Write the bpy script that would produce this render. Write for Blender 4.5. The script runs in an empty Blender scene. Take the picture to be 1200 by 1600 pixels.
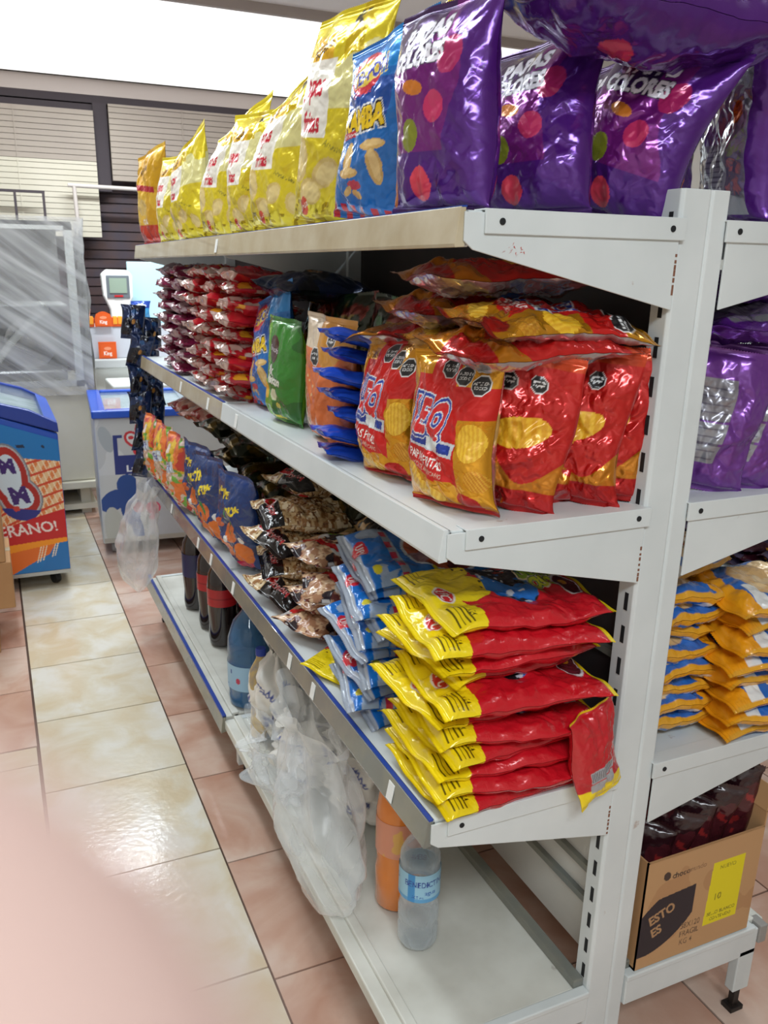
import bpy, bmesh, math, random
import numpy as np
from mathutils import Matrix, Vector, Euler

PI = math.pi
S = bpy.context.scene
COL = S.collection

# ------------------------------------------------------------------ camera
cam_d = bpy.data.cameras.new('camera')
cam = bpy.data.objects.new('camera', cam_d)
COL.objects.link(cam)
S.camera = cam
cam.location = (-0.77921585, -0.83633485, 1.30220225)
YAW, PITCH, ROLL = -0.4157232, 1.26631081, 0.01554811
cam.rotation_euler = (Matrix.Rotation(YAW, 3, 'Z') @ Matrix.Rotation(PITCH, 3, 'X') @ Matrix.Rotation(ROLL, 3, 'Z')).to_euler()
cam_d.sensor_fit = 'AUTO'
cam_d.sensor_width = 36.0
cam_d.lens = 1305.138 / 1600 * 36
cam_d.shift_x = 29.473 / 1600
cam_d.shift_y = 32.253 / 1600
cam_d.clip_start = 0.001
cam_d.clip_end = 60
cam_d.dof.use_dof = True
cam_d.dof.focus_distance = 1.25
cam_d.dof.aperture_fstop = 16.0

# ------------------------------------------------------------------ view and world
S.view_settings.view_transform = 'Standard'
S.view_settings.look = 'None'
S.view_settings.gamma = 1.0
S.view_settings.exposure = 0.0
S.view_settings.use_curve_mapping = False
S.cycles.max_bounces = 7
S.cycles.transparent_max_bounces = 16
W = bpy.data.worlds.new('room_air')
S.world = W
W.use_nodes = True
W.node_tree.nodes['Background'].inputs[0].default_value = (0.85, 0.93, 1.0, 1)
W.node_tree.nodes['Background'].inputs[1].default_value = 0.18


def lamp(name, loc, size, size_y, power, rot=(0, 0, 0), col=(0.86, 0.95, 1.0)):
    d = bpy.data.lights.new(name, 'AREA')
    d.shape = 'RECTANGLE'
    d.size = size
    d.size_y = size_y
    d.energy = power
    d.color = col
    o = bpy.data.objects.new(name, d)
    o.location = loc
    o.rotation_euler = rot
    COL.objects.link(o)
    return o


lamp('tube_light_aisle', (-0.75, 0.9, 2.38), 0.16, 1.3, 15)
lamp('tube_light_entrance', (-0.9, -1.6, 2.38), 1.3, 0.5, 48)
lamp('fill_light_far_aisle', (-0.85, 2.45, 2.38), 0.16, 1.0, 18)  # added fill lamp that brightens the case front and far floor
lamp('tube_light_right_aisle', (0.95, 0.5, 2.38), 0.16, 1.3, 13)
lamp('tube_light_back', (-0.08, 3.86, 2.355), 1.05, 0.09, 44)

# ------------------------------------------------------------------ materials
rnd = random.Random(7)


def lin(c):
    c = np.asarray(c, float) / 255.0
    return np.where(c <= 0.04045, c / 12.92, ((c + 0.055) / 1.055) ** 2.4)


def L(*c):
    return tuple(lin(c)) + (1.0,)


def mat(name, col, rough=0.5, metal=0.0, bump=0.0, bscale=40, noise=None, nscale=6, alpha=1.0, coat=0.0,
        trans=0.0, emit=0.0, ior=1.45, spots=None, detail=4, ncut=(0.35, 0.7)):
    m = bpy.data.materials.new(name)
    m.use_nodes = True
    nt = m.node_tree
    b = nt.nodes['Principled BSDF']
    b.inputs['Base Color'].default_value = L(*col)
    b.inputs['Roughness'].default_value = rough
    b.inputs['Metallic'].default_value = metal
    b.inputs['IOR'].default_value = ior
    b.inputs['Coat Weight'].default_value = coat
    b.inputs['Transmission Weight'].default_value = trans
    b.inputs['Alpha'].default_value = alpha
    if emit:
        b.inputs['Emission Color'].default_value = L(*col)
        b.inputs['Emission Strength'].default_value = emit
    tc = nt.nodes.new('ShaderNodeTexCoord')
    last = None
    if noise:
        n = nt.nodes.new('ShaderNodeTexNoise')
        n.inputs['Scale'].default_value = nscale
        n.inputs['Detail'].default_value = detail
        nt.links.new(tc.outputs['Object'], n.inputs['Vector'])
        r = nt.nodes.new('ShaderNodeValToRGB')
        r.color_ramp.elements[0].position = ncut[0]
        r.color_ramp.elements[1].position = ncut[1]
        r.color_ramp.elements[0].color = L(*col)
        r.color_ramp.elements[1].color = L(*noise)
        nt.links.new(n.outputs['Fac'], r.inputs['Fac'])
        last = r.outputs['Color']
    if spots:
        n2 = nt.nodes.new('ShaderNodeTexNoise')
        n2.inputs['Scale'].default_value = spots[1]
        n2.inputs['Detail'].default_value = 6
        nt.links.new(tc.outputs['Object'], n2.inputs['Vector'])
        r2 = nt.nodes.new('ShaderNodeValToRGB')
        r2.color_ramp.elements[0].position = spots[2]
        r2.color_ramp.elements[1].position = spots[2] + 0.07
        nt.links.new(n2.outputs['Fac'], r2.inputs['Fac'])
        mx = nt.nodes.new('ShaderNodeMix')
        mx.data_type = 'RGBA'
        mx.inputs[6].default_value = L(*col)
        if last:
            nt.links.new(last, mx.inputs[6])
        mx.inputs[7].default_value = L(*spots[0])
        nt.links.new(r2.outputs['Color'], mx.inputs[0])
        last = mx.outputs[2]
    if last:
        nt.links.new(last, b.inputs['Base Color'])
    if bump:
        n3 = nt.nodes.new('ShaderNodeTexNoise')
        n3.inputs['Scale'].default_value = bscale
        n3.inputs['Detail'].default_value = 3
        nt.links.new(tc.outputs['Object'], n3.inputs['Vector'])
        bp = nt.nodes.new('ShaderNodeBump')
        bp.inputs['Strength'].default_value = bump
        bp.inputs['Distance'].default_value = 0.01
        nt.links.new(n3.outputs['Fac'], bp.inputs['Height'])
        nt.links.new(bp.outputs['Normal'], b.inputs['Normal'])
    return m


def print_mat(name, bump=0.25, bscale=60, coat=0.3, alpha=1.0):
    """printed surface: ink colour and ink gloss are stored on the mesh"""
    m = bpy.data.materials.new(name)
    m.use_nodes = True
    nt = m.node_tree
    b = nt.nodes['Principled BSDF']
    a = nt.nodes.new('ShaderNodeAttribute')
    a.attribute_name = 'ink'
    p = nt.nodes.new('ShaderNodeAttribute')
    p.attribute_name = 'finish'
    sp = nt.nodes.new('ShaderNodeSeparateColor')
    nt.links.new(p.outputs['Color'], sp.inputs[0])
    nt.links.new(a.outputs['Color'], b.inputs['Base Color'])
    nt.links.new(sp.outputs[0], b.inputs['Metallic'])
    nt.links.new(sp.outputs[1], b.inputs['Roughness'])
    b.inputs['Coat Weight'].default_value = coat
    b.inputs['Coat Roughness'].default_value = 0.12
    b.inputs['Alpha'].default_value = alpha
    if bump:
        tc = nt.nodes.new('ShaderNodeTexCoord')
        n3 = nt.nodes.new('ShaderNodeTexNoise')
        n3.inputs['Scale'].default_value = bscale
        n3.inputs['Detail'].default_value = 2
        n3.inputs['Distortion'].default_value = 0.6
        nt.links.new(tc.outputs['Object'], n3.inputs['Vector'])
        bp = nt.nodes.new('ShaderNodeBump')
        bp.inputs['Strength'].default_value = bump
        bp.inputs['Distance'].default_value = 0.006
        nt.links.new(n3.outputs['Fac'], bp.inputs['Height'])
        nt.links.new(bp.outputs['Normal'], b.inputs['Normal'])
    return m


def film_mat(name, col=(235, 238, 240), base=0.2, edge=0.75, rough=0.22, scale=14, amp=0.25, inked=False, streak=False):
    """clear plastic film: mostly see-through, whiter where it turns away"""
    m = bpy.data.materials.new(name)
    m.use_nodes = True
    nt = m.node_tree
    b = nt.nodes['Principled BSDF']
    b.inputs['Base Color'].default_value = L(*col)
    b.inputs['Roughness'].default_value = rough
    b.inputs['Coat Weight'].default_value = 0.5
    lw = nt.nodes.new('ShaderNodeLayerWeight')
    lw.inputs['Blend'].default_value = 0.45
    tc = nt.nodes.new('ShaderNodeTexCoord')
    n = nt.nodes.new('ShaderNodeTexNoise')
    n.inputs['Scale'].default_value = scale
    n.inputs['Detail'].default_value = 5
    n.inputs['Distortion'].default_value = 1.0
    if streak:
        mp = nt.nodes.new('ShaderNodeMapping')
        mp.vector_type = 'TEXTURE'
        mp.inputs['Rotation'].default_value = (0, 0.6, 0)
        mp.inputs['Scale'].default_value = (2.4, 1, 0.20)
        nt.links.new(tc.outputs['Object'], mp.inputs['Vector'])
        nt.links.new(mp.outputs['Vector'], n.inputs['Vector'])
    else:
        nt.links.new(tc.outputs['Object'], n.inputs['Vector'])
    if inked:
        at = nt.nodes.new('ShaderNodeAttribute')
        at.attribute_name = 'ink'
        nt.links.new(at.outputs['Color'], b.inputs['Base Color'])
    mr = nt.nodes.new('ShaderNodeMapRange')
    mr.inputs['To Min'].default_value = base
    mr.inputs['To Max'].default_value = edge
    nt.links.new(lw.outputs['Facing'], mr.inputs['Value'])
    ad = nt.nodes.new('ShaderNodeMath')
    ad.operation = 'MULTIPLY_ADD'
    ad.use_clamp = True
    ad.inputs[1].default_value = amp
    nt.links.new(n.outputs['Fac'], ad.inputs[0])
    nt.links.new(mr.outputs['Result'], ad.inputs[2])
    nt.links.new(ad.outputs[0], b.inputs['Alpha'])
    bp = nt.nodes.new('ShaderNodeBump')
    bp.inputs['Strength'].default_value = 0.5
    bp.inputs['Distance'].default_value = 0.01
    nt.links.new(n.outputs['Fac'], bp.inputs['Height'])
    nt.links.new(bp.outputs['Normal'], b.inputs['Normal'])
    return m


M = {}
M['shelf'] = mat('white_enamel', (216, 221, 221), 0.38, bump=0.02, noise=(202, 208, 208), nscale=5, spots=((150, 110, 85), 26, 0.72))
M['base'] = mat('scuffed_enamel', (218, 218, 210), 0.4, bump=0.03, noise=(192, 190, 180), nscale=7, spots=((120, 100, 85), 18, 0.70))
M['slot'] = mat('slot_dark', (25, 27, 30), 0.7)
M['rustb'] = mat('brown_rust', (128, 86, 66), 0.8)
M['rust'] = mat('red_stain', (190, 70, 60), 0.6)
M['rail_tan'] = mat('tan_price_rail', (176, 160, 128), 0.25, noise=(196, 184, 158), nscale=12, bump=0.05, coat=0.4)
M['rail_grey'] = mat('grey_price_rail', (112, 116, 112), 0.25, noise=(138, 134, 118), nscale=9, bump=0.05, coat=0.4)
M['blue_line'] = mat('blue_plastic_edge', (40, 68, 150), 0.3)
M['tag'] = mat('paper_tag', (232, 234, 232), 0.5)
M['black'] = mat('black_plastic', (22, 22, 24), 0.4)
M['foot'] = mat('foot_black', (30, 24, 22), 0.5)
M['chrome'] = mat('steel', (170, 172, 172), 0.25, metal=0.9)
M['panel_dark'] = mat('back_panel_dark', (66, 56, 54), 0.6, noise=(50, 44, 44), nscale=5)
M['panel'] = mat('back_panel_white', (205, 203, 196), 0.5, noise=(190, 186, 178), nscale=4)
M['ceil'] = mat('ceiling_white', (232, 226, 222), 0.8)
M['diff'] = mat('light_diffuser', (255, 255, 253), 0.6, emit=1.15)
M['soffit'] = mat('soffit_grey', (176, 164, 158), 0.6)
M['slatcream'] = mat('cream_slats', (184, 176, 160), 0.6, noise=(176, 168, 150), nscale=3)
M['slatgrey'] = mat('taupe_slats', (138, 126, 116), 0.6, noise=(146, 134, 122), nscale=3)
M['darkslat'] = mat('brown_slats', (74, 52, 48), 0.6, noise=(58, 50, 60), nscale=9)
M['darkgap'] = mat('dark_gap', (58, 50, 54), 0.8)
M['pipe'] = mat('painted_pipe', (176, 166, 160), 0.4)
M['cream'] = mat('counter_cream', (226, 221, 203), 0.45, noise=(212, 206, 186), nscale=3)
M['white'] = mat('white_plastic', (226, 228, 224), 0.35)
M['lcd'] = mat('display_green', (140, 156, 140), 0.2)
M['lcdframe'] = mat('display_frame', (104, 110, 116), 0.3)
M['blue'] = mat('blue_lid', (30, 82, 190), 0.3, coat=0.3)
M['navy'] = mat('navy_trim', (26, 58, 150), 0.3, coat=0.3)
M['glass'] = mat('lid_glass', (190, 205, 215), 0.08, alpha=0.35, coat=1.0)
M['inner'] = mat('freezer_goods', (150, 175, 165), 0.6, noise=(205, 215, 220), nscale=14)
M['card'] = mat('cardboard', (186, 144, 100), 0.8, noise=(174, 130, 88), nscale=5, bump=0.03)
M['wallr'] = mat('wall_paint', (205, 200, 192), 0.7)
M['skirt'] = mat('brown_skirting', (92, 70, 60), 0.5)
M['fixwhite'] = mat('light_housing', (240, 240, 240), 0.5)
M['film'] = film_mat('clear_film', base=0.02, edge=0.55, amp=0.22, scale=9)
M['film_case'] = film_mat('streaked_film', (240, 240, 240), base=-0.38, edge=0.6, scale=2.2, amp=1.5, streak=True)  # white opacity streaks imitate light caught along the film's diagonal folds
M['carrier'] = film_mat('carrier_film', (232, 228, 220), base=0.58, edge=0.98, rough=0.3, amp=0.25, inked=True)
M['foil'] = print_mat('printed_foil', 0.16, 60, 0.5)
M['wrap'] = print_mat('printed_wrap', 0.3, 70, 0.5)
M['decal'] = print_mat('printed_panel', 0.0, 10, 0.1)
M['pet'] = film_mat('clear_bottle', (206, 216, 222), base=0.06, edge=0.85, rough=0.05, scale=45, amp=0.10)
M['petblue'] = mat('blue_bottle', (60, 112, 158), 0.08, alpha=0.62, coat=0.8)
M['water'] = mat('water_inside', (120, 130, 136), 0.05, alpha=0.15)
M['cola'] = mat('cola_bottle', (34, 22, 22), 0.08, coat=0.8)
M['juice'] = mat('orange_juice', (232, 132, 48), 0.25, coat=0.6)
M['colared'] = mat('red_label', (178, 40, 42), 0.35)
M['capred'] = mat('red_cap', (190, 30, 34), 0.35)
M['capblue'] = mat('blue_cap', (36, 60, 150), 0.35)
M['oil'] = mat('oil_bottle', (214, 176, 60), 0.15, coat=0.6, noise=(60, 90, 130), nscale=20)
M['grout'] = mat('tile_grout', (84, 62, 52), 0.9)


def tile_mat(name, c1, c2, c3, sc):
    m = bpy.data.materials.new(name)
    m.use_nodes = True
    nt = m.node_tree
    b = nt.nodes['Principled BSDF']
    tc = nt.nodes.new('ShaderNodeTexCoord')
    g = nt.nodes.new('ShaderNodeNewGeometry')
    ml = nt.nodes.new('ShaderNodeMath')
    ml.operation = 'MULTIPLY'
    ml.inputs[1].default_value = 40
    nt.links.new(g.outputs['Random Per Island'], ml.inputs[0])
    n = nt.nodes.new('ShaderNodeTexNoise')
    n.noise_dimensions = '4D'
    n.inputs['Scale'].default_value = sc
    n.inputs['Detail'].default_value = 5
    n.inputs['Distortion'].default_value = 0.8
    nt.links.new(tc.outputs['Object'], n.inputs['Vector'])
    nt.links.new(ml.outputs[0], n.inputs['W'])
    r = nt.nodes.new('ShaderNodeValToRGB')
    r.color_ramp.elements[0].position = 0.36
    r.color_ramp.elements[0].color = L(*c1)
    r.color_ramp.elements[1].position = 0.66
    r.color_ramp.elements[1].color = L(*c3)
    e = r.color_ramp.elements.new(0.5)
    e.color = L(*c2)
    nt.links.new(n.outputs['Fac'], r.inputs['Fac'])
    nt.links.new(r.outputs['Color'], b.inputs['Base Color'])
    b.inputs['Roughness'].default_value = 0.15
    n2 = nt.nodes.new('ShaderNodeTexNoise')
    n2.inputs['Scale'].default_value = 55
    nt.links.new(tc.outputs['Object'], n2.inputs['Vector'])
    bp = nt.nodes.new('ShaderNodeBump')
    bp.inputs['Strength'].default_value = 0.12
    bp.inputs['Distance'].default_value = 0.004
    nt.links.new(n2.outputs['Fac'], bp.inputs['Height'])
    nt.links.new(bp.outputs['Normal'], b.inputs['Normal'])
    return m


M['tcream'] = tile_mat('cream_tile', (206, 190, 160), (212, 202, 180), (220, 216, 206), 8)
M['tpink'] = tile_mat('pink_tile', (184, 142, 122), (198, 164, 146), (212, 190, 176), 5)


# ------------------------------------------------------------------ mesh helpers
class MB:
    def __init__(s):
        s.v = []
        s.f = []
        s.mi = []
        s.cur = 0

    def mat(s, i):
        s.cur = i
        return s

    def add(s, vs, fs):
        o = len(s.v)
        s.v += [tuple(p) for p in vs]
        for f in fs:
            s.f.append([o + i for i in f])
            s.mi.append(s.cur)
        return s

    def box(s, x0, x1, y0, y1, z0, z1, M4=None):
        vs = [(x, y, z) for z in (z0, z1) for y in (y0, y1) for x in (x0, x1)]
        if M4 is not None:
            vs = [M4 @ Vector(p) for p in vs]
        return s.add(vs, [(0, 2, 3, 1), (4, 5, 7, 6), (0, 1, 5, 4), (1, 3, 7, 5), (3, 2, 6, 7), (2, 0, 4, 6)])

    def prism(s, pts, axis, a0, a1):
        """polygon pts in the two other axes, extruded along axis from a0 to a1"""
        n = len(pts)
        vs = []
        for a in (a0, a1):
            for p in pts:
                q = [p[0], p[1]]
                q.insert('xyz'.index(axis), a)
                vs.append(tuple(q))
        fs = [tuple(range(n - 1, -1, -1)), tuple(range(n, 2 * n))]
        for i in range(n):
            j = (i + 1) % n
            fs.append((i, j, n + j, n + i))
        return s.add(vs, fs)

    def lathe(s, prof, c=(0, 0, 0), n=32, cap=True):
        vs, fs = [], []
        for r, z in prof:
            for k in range(n):
                a = 2 * PI * k / n
                vs.append((c[0] + r * math.cos(a), c[1] + r * math.sin(a), c[2] + z))
        for i in range(len(prof) - 1):
            for k in range(n):
                k2 = (k + 1) % n
                fs.append((i * n + k, i * n + k2, (i + 1) * n + k2, (i + 1) * n + k))
        if cap:
            fs.append(tuple(range(n - 1, -1, -1)))
            fs.append(tuple((len(prof) - 1) * n + k for k in range(n)))
        return s.add(vs, fs)

    def tube(s, pts, r, n=10):
        pts = [Vector(p) for p in pts]
        vs, fs = [], []
        for i, p in enumerate(pts):
            d = (pts[min(i + 1, len(pts) - 1)] - pts[max(i - 1, 0)]).normalized()
            q = d.to_track_quat('Z', 'Y')
            for k in range(n):
                a = 2 * PI * k / n
                vs.append(p + q @ Vector((r * math.cos(a), r * math.sin(a), 0)))
        for i in range(len(pts) - 1):
            for k in range(n):
                k2 = (k + 1) % n
                fs.append((i * n + k, i * n + k2, (i + 1) * n + k2, (i + 1) * n + k))
        fs.append(tuple(range(n - 1, -1, -1)))
        fs.append(tuple((len(pts) - 1) * n + k for k in range(n)))
        return s.add(vs, fs)

    def build(s, name, mats, parent=None, smooth=False, bevel=0.0, loc=None):
        me = bpy.data.meshes.new(name)
        me.from_pydata(s.v, [], s.f)
        if not isinstance(mats, (list, tuple)):
            mats = [mats]
        for m in mats:
            me.materials.append(m)
        me.polygons.foreach_set('material_index', s.mi)
        if smooth:
            me.polygons.foreach_set('use_smooth', [True] * len(s.f))
        me.update()
        o = bpy.data.objects.new(name, me)
        COL.objects.link(o)
        if parent:
            o.parent = parent
        if loc:
            o.location = loc
        if bevel:
            b = o.modifiers.new('bevel', 'BEVEL')
            b.width = bevel
            b.segments = 2
            b.limit_method = 'ANGLE'
        if smooth:
            try:
                me.set_sharp_from_angle(angle=0.9)
            except Exception:
                pass
        return o


def tag(o, label=None, cat=None, group=None, kind=None):
    if label:
        o['label'] = label
    if cat:
        o['category'] = cat
    if group:
        o['group'] = group
    if kind:
        o['kind'] = kind
    return o


def struct(o, label=None):
    o['kind'] = 'structure'
    if label:
        o['label'] = label
    return o


def thing(name, label, cat, loc=(0, 0, 0), rz=0, group=None):
    o = bpy.data.objects.new(name, None)
    COL.objects.link(o)
    o.location = loc
    o.rotation_euler = (0, 0, rz)
    o.empty_display_size = 0.05
    return tag(o, label, cat, group)


# ------------------------------------------------------------------ ink: lettering and shapes sampled on dense meshes
_txt = {}


def text_tris(s, bold=0.0, shear=0.0):
    k = (s, bold, shear)
    if k in _txt:
        return _txt[k]
    c = bpy.data.curves.new('lettering', 'FONT')
    c.body = s
    c.offset = bold
    c.align_x = 'CENTER'
    c.resolution_u = 3
    o = bpy.data.objects.new('lettering', c)
    COL.objects.link(o)
    dg = bpy.context.evaluated_depsgraph_get()
    dg.update()
    me = o.evaluated_get(dg).to_mesh()
    me.calc_loop_triangles()
    P = np.array([v.co[:2] for v in me.vertices]).reshape(-1, 2)
    T = np.array([t.vertices[:] for t in me.loop_triangles]).reshape(-1, 3)
    tr = P[T] / 0.70
    o.evaluated_get(dg).to_mesh_clear()
    bpy.data.objects.remove(o)
    bpy.data.curves.remove(c)
    if len(P):
        cx = (tr[..., 0].min() + tr[..., 0].max()) / 2
        tr = tr - np.array([cx, 0.5])
        tr = tr[np.abs(tr[..., 1]).max(axis=1) < 1.0 + bold * 3]
        tr = tr + np.stack([tr[..., 1] * shear, tr[..., 1] * 0], -1)
    _txt[k] = tr
    return tr


def in_tris(x, y, tr):
    out = np.zeros(x.shape, bool)
    if not len(tr):
        return out
    bx0, by0 = tr[..., 0].min(), tr[..., 1].min()
    bx1, by1 = tr[..., 0].max(), tr[..., 1].max()
    idx = np.nonzero((x >= bx0) & (x <= bx1) & (y >= by0) & (y <= by1))[0]
    if not len(idx):
        return out
    X, Y = x[idx], y[idx]
    r = np.zeros(len(idx), bool)
    for a, b, c in tr:
        d1 = (X - b[0]) * (a[1] - b[1]) - (a[0] - b[0]) * (Y - b[1])
        d2 = (X - c[0]) * (b[1] - c[1]) - (b[0] - c[0]) * (Y - c[1])
        d3 = (X - a[0]) * (c[1] - a[1]) - (c[0] - a[0]) * (Y - a[1])
        r |= ((d1 >= 0) & (d2 >= 0) & (d3 >= 0)) | ((d1 <= 0) & (d2 <= 0) & (d3 <= 0))
    out[idx] = r
    return out


def facet(x, y, nx, ny, seed):
    """random heights on a warped grid joined by flat triangles: crumpled foil, -1..1"""
    g = np.random.RandomState(seed)
    h = g.uniform(-1, 1, (ny + 3, nx + 3))
    dg = g.rand(ny + 3, nx + 3) > 0.5
    fx = np.clip(x * nx + 0.5 + 0.35 * np.sin(y * ny * 1.7 + seed), 0, nx + 1.001)
    fy = np.clip(y * ny + 0.5 + 0.35 * np.sin(x * nx * 1.9 + seed * 2), 0, ny + 1.001)
    ix, iy = fx.astype(int), fy.astype(int)
    a, b = fx - ix, fy - iy
    h00, h10 = h[iy, ix], h[iy, ix + 1]
    h01, h11 = h[iy + 1, ix], h[iy + 1, ix + 1]
    t1 = np.where(a > b, h00 + a * (h10 - h00) + b * (h11 - h10), h00 + b * (h01 - h00) + a * (h11 - h01))
    t2 = np.where(a + b < 1, h00 + a * (h10 - h00) + b * (h01 - h00),
                  h11 + (1 - a) * (h01 - h11) + (1 - b) * (h10 - h11))
    return np.where(dg[iy, ix], t1, t2)


def vnoise(x, y, sc, seed):
    g = np.random.RandomState(seed)
    h = g.rand(64, 64)
    fx, fy = x * sc + 7.3, y * sc + 3.1
    ix, iy = np.floor(fx).astype(int), np.floor(fy).astype(int)
    a, b = fx - ix, fy - iy
    a, b = a * a * (3 - 2 * a), b * b * (3 - 2 * b)
    f = lambda j, i: h[j % 64, i % 64]
    return (f(iy, ix) * (1 - a) + f(iy, ix + 1) * a) * (1 - b) + (f(iy + 1, ix) * (1 - a) + f(iy + 1, ix + 1) * a) * b


class Art:
    """x runs 0..A, y runs 0..1 (A = width / height)"""

    def __init__(s, x, y, A):
        s.x, s.y, s.A = x, y, A
        s.c = np.zeros((len(x), 3))
        s.m = np.full(len(x), 0.3)
        s.r = np.full(len(x), 0.3)

    def put(s, k, col, m=None, r=None):
        s.c[k] = col
        if m is not None:
            s.m[k] = m
        if r is not None:
            s.r[k] = r
        return s

    def fill(s, col, m=None, r=None):
        return s.put(np.ones(len(s.x), bool), col, m, r)

    def rect(s, x0, x1, y0, y1, col, m=None, r=None):
        return s.put((s.x / s.A >= x0) & (s.x / s.A <= x1) & (s.y >= y0) & (s.y <= y1), col, m, r)

    def loc(s, cx, cy, rot=0):
        dx, dy = s.x - cx * s.A, s.y - cy
        c, n = math.cos(rot), math.sin(rot)
        return dx * c + dy * n, -dx * n + dy * c

    def ell(s, cx, cy, rx, ry, col, rot=0, m=None, r=None):
        a, b = s.loc(cx, cy, rot)
        return s.put((a / rx) ** 2 + (b / ry) ** 2 <= 1, col, m, r)

    def bar(s, cx, cy, w, h, col, rot=0, m=None, r=None):
        a, b = s.loc(cx, cy, rot)
        return s.put((abs(a) <= w / 2) & (abs(b) <= h / 2), col, m, r)

    def octa(s, cx, cy, R, text=True):
        for q, col in ((R, (225, 225, 225)), (R * 0.9, (22, 22, 26))):
            a, b = s.loc(cx, cy)
            s.put(np.maximum(np.maximum(abs(a), abs(b)), (abs(a) + abs(b)) * 0.7071) <= q, col, 0.0, 0.35)
        if text:
            s.text('ALTO EN', cx, cy + R * 0.22, R * 0.26, (230, 230, 230))
            s.text('SODIO', cx, cy - R * 0.22, R * 0.30, (230, 230, 230))
        return s

    def text(s, t, cx, cy, h, col, rot=0, sx=1.0, bold=0.01, shear=0.0, out=None, m=None, r=None):
        a, b = s.loc(cx, cy, rot)
        a, b = a / h / sx, b / h
        if out:
            for col2, w in out:
                s.put(in_tris(a, b, text_tris(t, bold + w, shear)), col2, m, r)
        return s.put(in_tris(a, b, text_tris(t, bold, shear)), col, m, r)

    def blotch(s, col, sc, th, seed, m=None, r=None, mask=None):
        k = vnoise(s.x, s.y, sc, seed) * 0.65 + vnoise(s.x, s.y, sc * 2.3, seed + 1) * 0.35 > th
        if mask is not None:
            k &= mask
        return s.put(k, col, m, r)

    def chip(s, cx, cy, rx, ry, rot, c1=(222, 178, 48), c2=(240, 205, 90), m=0.1):
        a, b = s.loc(cx, cy, rot)
        k = (a / rx) ** 2 + (b / ry) ** 2 <= 1
        s.put(k, c1, m, 0.35)
        s.put(k & (np.sin(a / rx * 22) > 0.1), c2)
        return s


def set_ink(me, c, m, r):
    n = len(c)
    a = me.color_attributes.new('ink', 'FLOAT_COLOR', 'POINT')
    q = np.ones((n, 4), np.float32)
    q[:, :3] = lin(c)
    a.data.foreach_set('color', q.ravel())
    a = me.color_attributes.new('finish', 'FLOAT_COLOR', 'POINT')
    q = np.ones((n, 4), np.float32)
    q[:, 0] = m
    q[:, 1] = r
    a.data.foreach_set('color', q.ravel())


def grid_faces(nu, nv, off=0, flip=False):
    i = np.arange(nv - 1)[:, None] * nu + np.arange(nu - 1)[None, :]
    i = i.ravel() + off
    f = np.stack([i, i + 1, i + nu + 1, i + nu], 1)
    return f[:, ::-1] if flip else f


def quick_mesh(name, P, F, m):
    me = bpy.data.meshes.new(name)
    me.vertices.add(len(P))
    me.vertices.foreach_set('co', np.asarray(P, np.float32).ravel())
    me.loops.add(F.size)
    me.loops.foreach_set('vertex_index', F.astype(np.int32).ravel())
    me.polygons.add(len(F))
    me.polygons.foreach_set('loop_start', (np.arange(len(F)) * F.shape[1]).astype(np.int32))
    me.polygons.foreach_set('use_smooth', [True] * len(F))
    me.materials.append(m)
    me.update(calc_edges=True)
    me.validate()
    return me


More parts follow.
